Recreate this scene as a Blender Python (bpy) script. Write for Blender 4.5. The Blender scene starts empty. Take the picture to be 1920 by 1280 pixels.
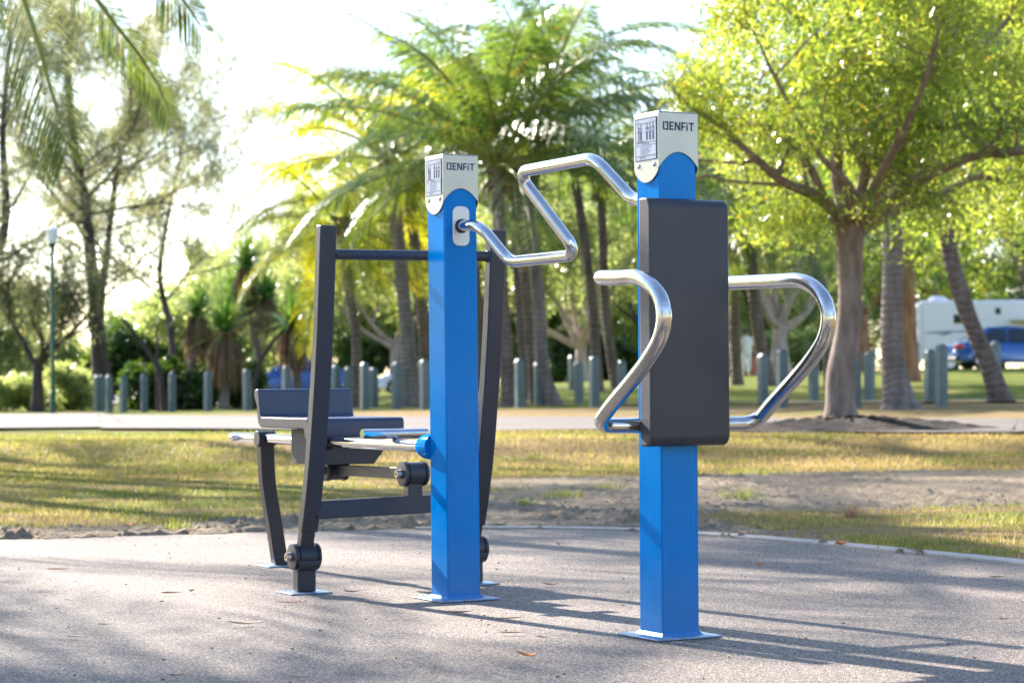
import bpy, bmesh, math, random
import numpy as np
from mathutils import Vector, Matrix, noise
C = bpy.context
scn = C.scene
COL = scn.collection
R = math.radians
PI = math.pi

# ------------------------------------------------------------ camera geometry
F = 4267.0            # focal length in pixels of the 1920 px photograph (80 mm on 36 mm)
PITCH = math.atan(77.5 / F)
ROLL = 0.0070
CAMZ = 0.78
_f = Vector((0, math.cos(PITCH), math.sin(PITCH)))
_r0 = Vector((1, 0, 0)); _u0 = _r0.cross(_f)
_r = (_r0 * math.cos(ROLL) - _u0 * math.sin(ROLL))
_u = (_u0 * math.cos(ROLL) + _r0 * math.sin(ROLL))
CAM = Vector((0, 0, CAMZ))

def at(px, py, d):
    v = _f + _r * ((px - 960) / F) - _u * ((py - 640) / F)
    return CAM + v * (d / v.y)

# ------------------------------------------------------------ terrain height
_ctrl = []
for px, py, d in [(190,769,60),(230,773,58),(323,770,57.5),(463,768,54),(683,765,47),(743,765,46.5),(795,765,46),(1114,760,43.5),
                  (1465,761,38),(1603,760,38),(1763,757,37),(1084,751,48),(1010,752,48),(1430,749,43),(1629,748,43),(1860,750,42),
                  (0,803,37.5),(480,804,34),(960,805,31.5),(1350,806,27),(1880,810,24.5),(1580,800,25),(0,776,49),(480,775,46),(960,777,40),(1300,778,36),(1900,781,31),
                  (800,740,95),(560,745,85),(1100,722,62),(1180,718,80),(1850,690,79),(1500,695,80),(1700,700,92),(1100,716,110),(1800,688,110),
                  (200,752,75),(200,738,110),(500,745,105)]:
    p = at(px, py, d); _ctrl.append((p.x, p.y, p.z))
for x in (-6, -3, 0, 3, 6):
    _ctrl.append((x, 12.5, 0.0)); _ctrl.append((x, 9, 0.0))
for x in (-4, -1.5, 1.5, 4): _ctrl.append((x, 18, 0.045 + 0.008 * x))
CT = np.array(_ctrl)

def H_arr(x, y):
    x = np.asarray(x, float); y = np.asarray(y, float)
    num = np.zeros_like(x); den = np.zeros_like(x)
    for cx, cy, cz in CT:
        s = 0.10 * max(cy, 12) + 0.6
        w = np.exp(-(((x - cx) / (s * 1.0)) ** 2 + ((y - cy) / (s * 0.9)) ** 2)) + 1e-9 / (1 + ((x - cx) ** 2 + (y - cy) ** 2) / 400)
        num += w * cz; den += w
    h = num / den
    t = np.clip((y - 12.6) / 5.0, 0, 1); t = t * t * (3 - 2 * t)
    far = np.clip((y - 110) / 60, 0, 1)
    return h * t * (1 - far * 0.4)

def H(x, y): return float(H_arr(np.array([x]), np.array([y]))[0])

# ------------------------------------------------------------ materials
def new_mat(name):
    m = bpy.data.materials.new(name); m.use_nodes = True
    nt = m.node_tree; nt.nodes.clear()
    out = nt.nodes.new('ShaderNodeOutputMaterial')
    return m, nt, out

def N(nt, typ, **kw):
    n = nt.nodes.new(typ)
    for k, v in kw.items():
        if k in n.inputs.keys(): n.inputs[k].default_value = v
        else: setattr(n, k, v)
    return n

def coords(nt, scale=(1, 1, 1), world=False):
    if world:
        g = nt.nodes.new('ShaderNodeNewGeometry'); src = g.outputs['Position']
    else:
        g = nt.nodes.new('ShaderNodeTexCoord'); src = g.outputs['Object']
    mp = nt.nodes.new('ShaderNodeMapping'); mp.inputs['Scale'].default_value = scale
    nt.links.new(src, mp.inputs['Vector']); return mp.outputs['Vector']

def noise_n(nt, vec, scale, detail=4, rough=0.55):
    n = nt.nodes.new('ShaderNodeTexNoise'); n.inputs['Scale'].default_value = scale
    n.inputs['Detail'].default_value = detail; n.inputs['Roughness'].default_value = rough
    nt.links.new(vec, n.inputs['Vector']); return n.outputs['Fac']

def ramp(nt, fac, stops):
    r = nt.nodes.new('ShaderNodeValToRGB'); cr = r.color_ramp
    while len(cr.elements) < len(stops): cr.elements.new(0.5)
    for e, (p, c) in zip(cr.elements, stops):
        e.position = p; e.color = (*c, 1) if len(c) == 3 else c
    nt.links.new(fac, r.inputs['Fac']); return r.outputs['Color']

def g3(v): return (v, v, v)

def mixc(nt, fac, a, b, mode='MIX'):
    m = nt.nodes.new('ShaderNodeMix'); m.data_type = 'RGBA'; m.blend_type = mode
    for sock, val in ((m.inputs[0], fac), (m.inputs[6], a), (m.inputs[7], b)):
        if hasattr(val, 'is_linked') or hasattr(val, 'links'): nt.links.new(val, sock)
        elif isinstance(val, (int, float)): sock.default_value = val
        else: sock.default_value = (*val, 1)
    return m.outputs[2]

def bump(nt, h, strength, dist):
    b = nt.nodes.new('ShaderNodeBump'); b.inputs['Strength'].default_value = strength; b.inputs['Distance'].default_value = dist
    nt.links.new(h, b.inputs['Height']); return b.outputs['Normal']

def princ(name, color, rough=0.5, metal=0.0, coat=0.0, spec=0.5, var=0.0, vscale=8, bscale=0, bstr=0.0, bdist=0.001, coatr=0.1, rvar=0.0):
    m, nt, out = new_mat(name)
    p = nt.nodes.new('ShaderNodeBsdfPrincipled')
    p.inputs['Base Color'].default_value = (*color, 1); p.inputs['Roughness'].default_value = rough
    p.inputs['Metallic'].default_value = metal; p.inputs['Coat Weight'].default_value = coat
    p.inputs['Coat Roughness'].default_value = coatr; p.inputs['Specular IOR Level'].default_value = spec
    v = coords(nt)
    if var:
        f = noise_n(nt, v, vscale, 5, 0.6)
        c = ramp(nt, f, [(0.3, tuple(x * (1 - var) for x in color)), (0.7, tuple(min(1, x * (1 + var)) for x in color))])
        nt.links.new(c, p.inputs['Base Color'])
    if rvar:
        f = noise_n(nt, v, vscale * 1.7, 6, 0.65)
        mr = nt.nodes.new('ShaderNodeMapRange'); mr.inputs['To Min'].default_value = max(0, rough - rvar); mr.inputs['To Max'].default_value = rough + rvar
        nt.links.new(f, mr.inputs['Value']); nt.links.new(mr.outputs[0], p.inputs['Roughness'])
    if bscale:
        f2 = noise_n(nt, v, bscale, 3, 0.6); nt.links.new(bump(nt, f2, bstr, bdist), p.inputs['Normal'])
    nt.links.new(p.outputs[0], out.inputs[0]); return m

def leaf_mat(name, c1, c2, t1, t2, trans=0.5, rough=0.35, gloss=0.12, pscale=0.9, dead=None, spec=0.4):
    """leaves: glossy front, light shines through; colour differs from clump to clump and leaf to leaf."""
    m, nt, out = new_mat(name)
    v = coords(nt, world=True)
    oi = nt.nodes.new('ShaderNodeNewGeometry')
    big = noise_n(nt, v, pscale, 3, 0.6)
    add = nt.nodes.new('ShaderNodeMath'); add.operation = 'MULTIPLY_ADD'
    nt.links.new(oi.outputs['Random Per Island'], add.inputs[0]); add.inputs[1].default_value = 0.45
    nt.links.new(big, add.inputs[2])
    fac = nt.nodes.new('ShaderNodeMapRange'); fac.inputs['From Min'].default_value = 0.42; fac.inputs['From Max'].default_value = 1.0
    nt.links.new(add.outputs[0], fac.inputs['Value'])
    col = mixc(nt, fac.outputs[0], c1, c2); tcol = mixc(nt, fac.outputs[0], t1, t2)
    if dead:
        gt = nt.nodes.new('ShaderNodeMath'); gt.operation = 'GREATER_THAN'; gt.inputs[1].default_value = dead[0]
        nt.links.new(oi.outputs['Random Per Island'], gt.inputs[0])
        col = mixc(nt, gt.outputs[0], col, dead[1]); tcol = mixc(nt, gt.outputs[0], tcol, dead[2])
    p = nt.nodes.new('ShaderNodeBsdfPrincipled'); p.inputs['Roughness'].default_value = rough
    p.inputs['Specular IOR Level'].default_value = spec
    nt.links.new(col, p.inputs['Base Color'])
    tr = nt.nodes.new('ShaderNodeBsdfTranslucent'); nt.links.new(tcol, tr.inputs['Color'])
    mx = nt.nodes.new('ShaderNodeMixShader'); mx.inputs[0].default_value = trans
    nt.links.new(p.outputs[0], mx.inputs[1]); nt.links.new(tr.outputs[0], mx.inputs[2])
    nt.links.new(mx.outputs[0], out.inputs[0]); return m

M = {}
def bark(name, c1, c2, ring=0.0, sc=6, stretch=(1, 1, 0.25)):
    m, nt, out = new_mat(name)
    p = nt.nodes.new('ShaderNodeBsdfPrincipled'); p.inputs['Roughness'].default_value = 0.9; p.inputs['Specular IOR Level'].default_value = 0.2
    v = coords(nt, stretch)
    f = noise_n(nt, v, sc, 8, 0.7)
    c = ramp(nt, f, [(0.3, c1), (0.7, c2)])
    hgt = f
    if ring:
        v2 = coords(nt)
        w = nt.nodes.new('ShaderNodeTexWave'); w.wave_type = 'BANDS'; w.bands_direction = 'Z'; w.inputs['Scale'].default_value = ring
        w.inputs['Distortion'].default_value = 9.0; w.inputs['Detail'].default_value = 3
        nt.links.new(v2, w.inputs['Vector'])
        c = mixc(nt, w.outputs['Fac'], c, mixc(nt, 0.30, c, c1))
        hgt = w.outputs['Fac']
    nt.links.new(c, p.inputs['Base Color'])
    nt.links.new(bump(nt, hgt, 0.7, 0.03), p.inputs['Normal'])
    nt.links.new(p.outputs[0], out.inputs[0]); return m

def build_materials():
    # blue powder coat: thin coat, faint vertical wear marks and chips
    m, nt, out = new_mat('blue_powder_coat')
    p = nt.nodes.new('ShaderNodeBsdfPrincipled')
    v = coords(nt)
    chips = noise_n(nt, coords(nt, (1, 1, 0.35)), 95, 3, 0.7)
    ch = ramp(nt, chips, [(0.74, g3(0)), (0.78, g3(1))])
    drip = noise_n(nt, coords(nt, (1, 1, 0.03)), 120, 3, 0.6)
    dr = ramp(nt, drip, [(0.60, g3(0)), (0.8, g3(1))])
    low = noise_n(nt, v, 3, 5, 0.6)
    base = ramp(nt, low, [(0.3, (0.0, 0.160, 0.50)), (0.7, (0.0, 0.190, 0.58))])
    c = mixc(nt, dr, base, (0.02, 0.22, 0.68)); c = mixc(nt, ch, c, (0.30, 0.42, 0.60))
    sz = nt.nodes.new('ShaderNodeSeparateXYZ'); nt.links.new(v, sz.inputs[0])
    mz = nt.nodes.new('ShaderNodeMapRange'); mz.inputs['From Min'].default_value = 0.02; mz.inputs['From Max'].default_value = 0.26; mz.inputs['To Min'].default_value = 0.40; mz.inputs['To Max'].default_value = 0.0
    nt.links.new(sz.outputs[2], mz.inputs['Value'])
    sp_ = nt.nodes.new('ShaderNodeMath'); sp_.operation = 'MULTIPLY'; nt.links.new(mz.outputs[0], sp_.inputs[0]); nt.links.new(noise_n(nt, v, 70, 5, 0.75), sp_.inputs[1])
    c = mixc(nt, sp_.outputs[0], c, (0.26, 0.27, 0.28))
    smear = ramp(nt, noise_n(nt, coords(nt, (1, 1, 0.6)), 14, 6, 0.7), [(0.55, g3(0)), (0.75, g3(0.12))])
    c = mixc(nt, smear, c, (0.12, 0.30, 0.62))
    nt.links.new(c, p.inputs['Base Color'])
    rr = ramp(nt, low, [(0.3, g3(0.26)), (0.75, g3(0.40))]); nt.links.new(rr, p.inputs['Roughness'])
    p.inputs['Specular IOR Level'].default_value = 0.0; p.inputs['IOR'].default_value = 1.06
    nt.links.new(bump(nt, noise_n(nt, v, 220, 2), 0.05, 0.0005), p.inputs['Normal'])
    gl = nt.nodes.new('ShaderNodeBsdfGlossy'); gl.inputs['Roughness'].default_value = 0.16; gl.inputs['Color'].default_value = (0.35, 0.65, 1, 1)
    mg = nt.nodes.new('ShaderNodeMixShader'); mg.inputs[0].default_value = 0.045
    nt.links.new(p.outputs[0], mg.inputs[1]); nt.links.new(gl.outputs[0], mg.inputs[2])
    nt.links.new(mg.outputs[0], out.inputs[0]); M['blue'] = m
    M['charcoal'] = princ('charcoal_powder_coat', (0.033, 0.034, 0.045), 0.42, spec=0.45, var=0.12, vscale=5, bscale=420, bstr=0.35, bdist=0.0012, rvar=0.06)
    M['seat_sky_tint'] = princ('charcoal_seat_sky_tint', (0.036, 0.047, 0.092), 0.36, var=0.08, vscale=5, bscale=300, bstr=0.12, bdist=0.0008, rvar=0.05)  # charcoal seat; the blue sky reflection is painted into its base colour
    M['seat_edge'] = princ('speckled_cut_edge', (0.085, 0.08, 0.085), 0.6, spec=0.25, var=0.5, vscale=240, bscale=300, bstr=0.3, bdist=0.001)
    M['chrome'] = princ('polished_steel', (0.60, 0.60, 0.61), 0.06, metal=1.0, var=0.06, vscale=20, bscale=60, bstr=0.015, bdist=0.001, rvar=0.04)
    M['satin'] = princ('satin_steel', (0.56, 0.555, 0.55), 0.17, metal=1.0, var=0.12, vscale=60, rvar=0.08)
    M['steel_cap'] = princ('brushed_steel', (0.39, 0.388, 0.38), 0.33, metal=1.0, var=0.05, vscale=12, rvar=0.05)
    M['galv'] = princ('painted_base_plate', (0.24, 0.32, 0.44), 0.35, metal=0.4, var=0.3, vscale=30, bscale=120, bstr=0.3, bdist=0.002)
    M['alu'] = princ('anodised_plate', (0.62, 0.62, 0.64), 0.4, metal=0.4, var=0.03)
    M['rubber'] = princ('black_rubber', (0.012, 0.012, 0.013), 0.4, bscale=200, bstr=0.1)
    M['bronze'] = princ('worn_hub', (0.45, 0.36, 0.30), 0.3, metal=1.0, var=0.2, vscale=60)
    M['navy'] = princ('navy_print', (0.012, 0.045, 0.11), 0.4)
    M['print'] = princ('dark_print', (0.03, 0.04, 0.08), 0.5)
    M['grey_print'] = princ('grey_print', (0.22, 0.25, 0.34), 0.5)
    M['label'] = princ('label_sheet', (0.36, 0.40, 0.52), 0.3, var=0.03, vscale=10)
    M['red_print'] = princ('red_print', (0.30, 0.05, 0.08), 0.5)
    # pavement: fine bonded granules
    m, nt, out = new_mat('speckled_pavement')
    p = nt.nodes.new('ShaderNodeBsdfPrincipled'); v = coords(nt)
    vo = nt.nodes.new('ShaderNodeTexVoronoi'); vo.inputs['Scale'].default_value = 230; nt.links.new(v, vo.inputs['Vector'])
    g = nt.nodes.new('ShaderNodeSeparateColor'); nt.links.new(vo.outputs['Color'], g.inputs[0])
    grain = ramp(nt, g.outputs[0], [(0.0, (0.030, 0.023, 0.018)), (0.2, (0.105, 0.083, 0.067)), (0.6, (0.245, 0.197, 0.162)), (0.9, (0.40, 0.325, 0.268)), (1.0, (0.72, 0.61, 0.52))])
    fine = noise_n(nt, v, 60, 4, 0.8)
    c = mixc(nt, 0.55, grain, ramp(nt, fine, [(0.35, g3(0.55)), (0.65, g3(1.25))]), 'MULTIPLY')
    blot = noise_n(nt, v, 1.3, 5, 0.6)
    c = mixc(nt, 0.5, c, ramp(nt, blot, [(0.3, g3(0.70)), (0.7, g3(1.15))]), 'MULTIPLY')
    dirt = ramp(nt, noise_n(nt, v, 26, 2, 0.9), [(0.80, g3(0)), (0.83, g3(1))])
    c = mixc(nt, dirt, c, (0.05, 0.045, 0.04))
    nt.links.new(c, p.inputs['Base Color']); p.inputs['Roughness'].default_value = 0.75; p.inputs['Specular IOR Level'].default_value = 0.35
    nt.links.new(bump(nt, vo.outputs['Distance'], 0.8, 0.004), p.inputs['Normal'])
    nt.links.new(p.outputs[0], out.inputs[0]); M['pave'] = m
    M['kerb'] = princ('concrete_edging', (0.40, 0.35, 0.31), 0.85, var=0.15, vscale=9, bscale=80, bstr=0.4, bdist=0.003)
    # lawn ground colour with bare sandy strip
    m, nt, out = new_mat('lawn_soil')
    p = nt.nodes.new('ShaderNodeBsdfPrincipled'); v = coords(nt, world=True)
    sep = nt.nodes.new('ShaderNodeSeparateXYZ'); nt.links.new(v, sep.inputs[0])
    big = noise_n(nt, coords(nt, (0.6, 1.3, 1), world=True), 0.55, 5, 0.65)
    mid = noise_n(nt, v, 5, 5, 0.7); fin = noise_n(nt, v, 45, 4, 0.7)
    green = mixc(nt, mid, (0.085, 0.13, 0.016), (0.22, 0.24, 0.04))
    dry = mixc(nt, mid, (0.22, 0.145, 0.065), (0.42, 0.30, 0.15))
    atd = nt.nodes.new('ShaderNodeAttribute'); atd.attribute_name = 'dry'
    dsum = nt.nodes.new('ShaderNodeMath'); dsum.operation = 'ADD'; nt.links.new(atd.outputs['Fac'], dsum.inputs[0])
    nt.links.new(big, dsum.inputs[1])
    c = mixc(nt, ramp(nt, dsum.outputs[0], [(0.42, g3(0)), (0.55, g3(1))]), green, dry)
    c = mixc(nt, 0.6, c, ramp(nt, fin, [(0.3, g3(0.5)), (0.7, g3(1.25))]), 'MULTIPLY')
    at_ = nt.nodes.new('ShaderNodeAttribute'); at_.attribute_name = 'sand'
    sand = mixc(nt, fin, (0.13, 0.10, 0.07), (0.50, 0.40, 0.28))
    att = nt.nodes.new('ShaderNodeMath'); att.operation = 'ADD'; nt.links.new(at_.outputs['Fac'], att.inputs[0])
    mm = nt.nodes.new('ShaderNodeMath'); mm.operation = 'MULTIPLY_ADD'; mm.inputs[1].default_value = 0.9; mm.inputs[2].default_value = -0.45
    nt.links.new(mid, mm.inputs[0]); nt.links.new(mm.outputs[0], att.inputs[1])
    c = mixc(nt, ramp(nt, att.outputs[0], [(0.42, g3(0)), (0.58, g3(1))]), c, sand)
    nt.links.new(c, p.inputs['Base Color']); p.inputs['Roughness'].default_value = 0.95; p.inputs['Specular IOR Level'].default_value = 0.1
    nt.links.new(bump(nt, fin, 0.9, 0.03), p.inputs['Normal'])
    nt.links.new(p.outputs[0], out.inputs[0]); M['lawn'] = m
    M['road'] = princ('pale_asphalt', (0.125, 0.100, 0.092), 0.85, var=0.14, vscale=1.2, bscale=60, bstr=0.3, bdist=0.004)
    M['mulch'] = princ('bark_mulch', (0.032, 0.021, 0.016), 0.95, var=0.6, vscale=22, bscale=30, bstr=1.0, bdist=0.03)
    M['beach'] = princ('pale_sand', (0.62, 0.56, 0.50), 0.95, var=0.1, vscale=0.3)
    M['water'] = princ('sea_water', (0.10, 0.20, 0.26), 0.15, bscale=0.6, bstr=0.2, bdist=0.2)
    M['bollard'] = princ('grey_green_paint', (0.095, 0.14, 0.155), 0.42, var=0.18, vscale=6, bscale=40, bstr=0.2, bdist=0.003)
    M['lamp_green'] = princ('dark_green_paint', (0.012, 0.10, 0.075), 0.35)
    M['lamp_white'] = princ('frosted_lamp_glass', (0.80, 0.81, 0.84), 0.25)
    M['bark_palm'] = bark('palm_bark', (0.075, 0.055, 0.050), (0.26, 0.205, 0.185), ring=2.2)
    M['bark_palm_grey'] = bark('grey_palm_bark', (0.10, 0.085, 0.080), (0.30, 0.255, 0.245), ring=2.6)
    M['bark_brown'] = bark('brown_bark', (0.12, 0.086, 0.075), (0.34, 0.265, 0.235), sc=9)
    M['bark_dark'] = bark('dark_bark', (0.030, 0.024, 0.024), (0.10, 0.080, 0.076), sc=8)
    M['bark_pale'] = bark('pale_bark', (0.22, 0.165, 0.14), (0.55, 0.44, 0.39), sc=5)
    M['bark_orange'] = bark('orange_bark', (0.16, 0.075, 0.045), (0.42, 0.23, 0.15), sc=5)
    M['rachis'] = princ('frond_rib', (0.20, 0.22, 0.04), 0.45, var=0.3, vscale=2)
    M['husk'] = princ('palm_fibre', (0.16, 0.085, 0.045), 0.9, var=0.5, vscale=9, bscale=40, bstr=0.7, bdist=0.02)
    M['frond'] = leaf_mat('palm_leaflets', (0.024, 0.062, 0.030), (0.085, 0.13, 0.035), (0.09, 0.23, 0.03), (0.40, 0.50, 0.05), 0.36, 0.27, pscale=0.7, dead=(0.97, (0.30, 0.20, 0.05), (0.55, 0.34, 0.04)), spec=1.0)
    M['frond_yellow'] = leaf_mat('yellow_palm_leaflets', (0.06, 0.12, 0.012), (0.20, 0.22, 0.02), (0.42, 0.58, 0.012), (0.98, 0.80, 0.03), 0.50, 0.26, pscale=0.5, spec=1.0)
    M['leaf_bright'] = leaf_mat('bright_leaves', (0.050, 0.105, 0.025), (0.20, 0.26, 0.06), (0.18, 0.38, 0.03), (0.84, 0.86, 0.10), 0.46, 0.26, pscale=0.8, dead=(0.988, (0.40, 0.26, 0.03), (0.95, 0.55, 0.04)), spec=0.6)
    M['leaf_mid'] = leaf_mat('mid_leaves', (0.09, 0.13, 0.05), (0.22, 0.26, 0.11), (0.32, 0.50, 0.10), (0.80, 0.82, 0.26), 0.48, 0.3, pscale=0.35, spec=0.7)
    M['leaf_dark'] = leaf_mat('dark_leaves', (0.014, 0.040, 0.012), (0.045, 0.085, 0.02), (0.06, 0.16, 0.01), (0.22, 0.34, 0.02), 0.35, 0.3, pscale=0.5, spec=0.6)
    M['needles'] = leaf_mat('casuarina_needles', (0.06, 0.088, 0.085), (0.14, 0.145, 0.085), (0.20, 0.27, 0.15), (0.60, 0.56, 0.20), 0.46, 0.4, pscale=0.22, spec=0.5)
    M['pandanus'] = leaf_mat('pandanus_straps', (0.04, 0.10, 0.035), (0.09, 0.17, 0.05), (0.14, 0.38, 0.06), (0.42, 0.62, 0.08), 0.45, 0.28, pscale=0.8, spec=0.7)
    M['thatch'] = leaf_mat('dead_thatch', (0.15, 0.10, 0.075), (0.32, 0.22, 0.16), (0.24, 0.14, 0.08), (0.42, 0.27, 0.16), 0.35, 0.8, pscale=1.2, spec=0.1)
    M['grass'] = leaf_mat('grass_blades', (0.06, 0.105, 0.02), (0.14, 0.165, 0.04), (0.20, 0.32, 0.03), (0.50, 0.48, 0.08), 0.42, 0.5, pscale=1.0, spec=0.3)
    M['grass_dry'] = leaf_mat('dry_grass_blades', (0.20, 0.17, 0.06), (0.34, 0.25, 0.11), (0.45, 0.38, 0.10), (0.70, 0.50, 0.20), 0.45, 0.6, pscale=1.0, spec=0.2)
    M['car_blue'] = princ('blue_car_paint', (0.0, 0.075, 0.30), 0.22, metal=0.2, coat=1.0, coatr=0.04)
    M['car_white'] = princ('white_car_paint', (0.55, 0.56, 0.62), 0.25, coat=0.8, coatr=0.05)
    M['van_white'] = princ('white_van_shell', (0.66, 0.65, 0.68), 0.35, var=0.04, vscale=1)
    M['glass_dark'] = princ('tinted_glass', (0.012, 0.016, 0.022), 0.05, spec=0.8)
    M['tyre'] = princ('tyre_rubber', (0.015, 0.015, 0.015), 0.8)
    M['rim'] = princ('alloy_rim', (0.5, 0.5, 0.52), 0.3, metal=0.9)
    M['red_lamp'] = princ('red_lamp_lens', (0.55, 0.01, 0.01), 0.1, coat=1)
    M['trim'] = princ('dark_trim', (0.02, 0.02, 0.022), 0.5)
    M['graphic'] = princ('grey_blue_graphic', (0.16, 0.18, 0.28), 0.4)
    M['beige'] = princ('beige_awning', (0.55, 0.46, 0.36), 0.7)
    M['skin'] = princ('skin', (0.45, 0.27, 0.19), 0.55)
    M['cloth_white'] = princ('white_cloth', (0.72, 0.72, 0.74), 0.85)
    M['cloth_dark'] = princ('dark_cloth', (0.04, 0.04, 0.06), 0.85)
    M['cloth_pink'] = princ('pink_cloth', (0.5, 0.2, 0.2), 0.85)
    M['hair'] = princ('dark_hair', (0.03, 0.02, 0.015), 0.6)
    M['leaf_litter'] = princ('dry_leaf', (0.30, 0.15, 0.075), 0.6, var=0.35, vscale=40)
    M['leaf_orange'] = princ('orange_dry_leaf', (0.62, 0.20, 0.045), 0.5, var=0.3, vscale=40)
    M['leaf_pale'] = princ('pale_dry_leaf', (0.50, 0.36, 0.26), 0.6, var=0.25, vscale=40)
build_materials()

# ------------------------------------------------------------ mesh helpers
def frame_of(t, up=Vector((0, 0, 1))):
    t = t.normalized()
    a = up if abs(t.dot(up)) < 0.95 else Vector((0, 1, 0))
    s = t.cross(a).normalized(); return s, s.cross(t).normalized()

class MB:
    def __init__(s): s.v = []; s.f = []; s.mi = []; s.cur = 0
    def addf(s, f): s.f.append(f); s.mi.append(s.cur)
    def box(s, c, size, ax=(Vector((1, 0, 0)), Vector((0, 1, 0)), Vector((0, 0, 1)))):
        c = Vector(c); b = len(s.v); hx, hy, hz = (q / 2 for q in size)
        for k in (-1, 1):
            for j in (-1, 1):
                for i in (-1, 1): s.v.append(c + ax[0] * hx * i + ax[1] * hy * j + ax[2] * hz * k)
        for f in ((0, 2, 3, 1), (4, 5, 7, 6), (0, 1, 5, 4), (2, 6, 7, 3), (0, 4, 6, 2), (1, 3, 7, 5)): s.addf([b + q for q in f])
        return s
    def tube(s, pts, rad, n=12, cap=True, squash=None):
        pts = [Vector(p) for p in pts]; m = len(pts)
        if not hasattr(rad, '__len__'): rad = [rad] * m
        ts = []
        for i in range(m):
            a = pts[max(0, i - 1)]; b = pts[min(m - 1, i + 1)]; ts.append((b - a).normalized())
        sd, up = frame_of(ts[0]); b0 = len(s.v)
        for i in range(m):
            t = ts[i]; sd = (sd - t * sd.dot(t)).normalized(); up = sd.cross(t)
            for k in range(n):
                a = 2 * PI * k / n; s.v.append(pts[i] + (sd * math.cos(a) + up * math.sin(a)) * rad[i])
        for i in range(m - 1):
            for k in range(n):
                k2 = (k + 1) % n
                s.addf([b0 + i * n + k, b0 + i * n + k2, b0 + (i + 1) * n + k2, b0 + (i + 1) * n + k])
        if cap:
            s.addf([b0 + k for k in range(n)][::-1]); s.addf([b0 + (m - 1) * n + k for k in range(n)])
        return s
    def sweep(s, pts, a, w, h):
        """rectangular bar along pts; a = side axis (width w), thickness h across."""
        pts = [Vector(p) for p in pts]; m = len(pts); b0 = len(s.v); a = Vector(a)
        for i in range(m):
            t = (pts[min(m - 1, i + 1)] - pts[max(0, i - 1)]).normalized(); q = a.cross(t).normalized()
            for i1, j1 in ((-1, -1), (1, -1), (1, 1), (-1, 1)): s.v.append(pts[i] + a * w / 2 * i1 + q * h / 2 * j1)
        for i in range(m - 1):
            for k in range(4):
                k2 = (k + 1) % 4; s.addf([b0 + i * 4 + k, b0 + i * 4 + k2, b0 + i * 4 + 4 + k2, b0 + i * 4 + 4 + k])
        s.addf([b0 + 3, b0 + 2, b0 + 1, b0]); s.addf([b0 + (m - 1) * 4 + k for k in range(4)]); return s
    def prism(s, poly, o, ax, ay, ex):
        """polygon (list of 2-D points on ax/ay from o) extruded by vector ex."""
        o = Vector(o); n = len(poly); b = len(s.v)
        for p in poly: s.v.append(o + ax * p[0] + ay * p[1])
        for p in poly: s.v.append(o + ax * p[0] + ay * p[1] + ex)
        s.addf(list(range(b, b + n))[::-1]); s.addf(list(range(b + n, b + 2 * n)))
        for i in range(n):
            j = (i + 1) % n; s.addf([b + i, b + j, b + n + j, b + n + i])
        return s
    def quad(s, a, b, c, d):
        k = len(s.v); s.v += [Vector(a), Vector(b), Vector(c), Vector(d)]; s.addf([k, k + 1, k + 2, k + 3]); return s
    def lathe(s, prof, c, axis=Vector((0, 0, 1)), n=24):
        sd, up = frame_of(axis); c = Vector(c); b0 = len(s.v); m = len(prof)
        for r, z in prof:
            for k in range(n):
                a = 2 * PI * k / n; s.v.append(c + axis * z + (sd * math.cos(a) + up * math.sin(a)) * max(r, 1e-4))
        for i in range(m - 1):
            for k in range(n):
                k2 = (k + 1) % n; s.addf([b0 + i * n + k, b0 + i * n + k2, b0 + (i + 1) * n + k2, b0 + (i + 1) * n + k])
        s.addf([b0 + k for k in range(n)][::-1]); s.addf([b0 + (m - 1) * n + k for k in range(n)]); return s
    def build(s, name, mats, root=None, smooth=True, bevel=0, local=False, bseg=2, angle=35):
        me = bpy.data.meshes.new(name)
        off = Vector((0, 0, 0))
        if root is not None and not local:
            r = root
            while r is not None: off = off + r.location; r = r.parent
        me.from_pydata([tuple(v - off) for v in s.v], [], s.f)
        if not isinstance(mats, (list, tuple)): mats = [mats]
        for m in mats: me.materials.append(m)
        if len(mats) > 1: me.polygons.foreach_set('material_index', s.mi)
        bm = bmesh.new(); bm.from_mesh(me); bmesh.ops.recalc_face_normals(bm, faces=bm.faces); bm.to_mesh(me); bm.free()
        o = bpy.data.objects.new(name, me); COL.objects.link(o)
        if root is not None: o.parent = root
        if smooth: me.polygons.foreach_set('use_smooth', [True] * len(me.polygons))
        if bevel:
            b = o.modifiers.new('edge', 'BEVEL'); b.width = bevel; b.segments = bseg; b.limit_method = 'ANGLE'; b.angle_limit = R(40); b.harden_normals = False
        if smooth: me.set_sharp_from_angle(angle=R(angle))
        return o

def fillet(pts, rad, seg=8):
    pts = [Vector(p) for p in pts]
    if not hasattr(rad, '__len__'): rad = [rad] * len(pts)
    out = [pts[0]]
    for i in range(1, len(pts) - 1):
        a, b, c = pts[i - 1], pts[i], pts[i + 1]
        u = (a - b); w = (c - b); lu, lw = u.length, w.length; u.normalize(); w.normalize()
        ang = u.angle(w)
        if ang > 3.1: out.append(b); continue
        t = min(rad[i] / math.tan(ang / 2), lu * 0.48, lw * 0.48); r = t * math.tan(ang / 2)
        bis = (u + w).normalized(); cen = b + bis * (r / math.sin(ang / 2))
        p0 = b + u * t; p1 = b + w * t
        v0 = p0 - cen; v1 = p1 - cen; tot = v0.angle(v1)
        for k in range(seg + 1):
            q = k / seg
            out.append(cen + (v0 * math.sin((1 - q) * tot) + v1 * math.sin(q * tot)) / math.sin(tot))
    out.append(pts[-1]); return out

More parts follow.
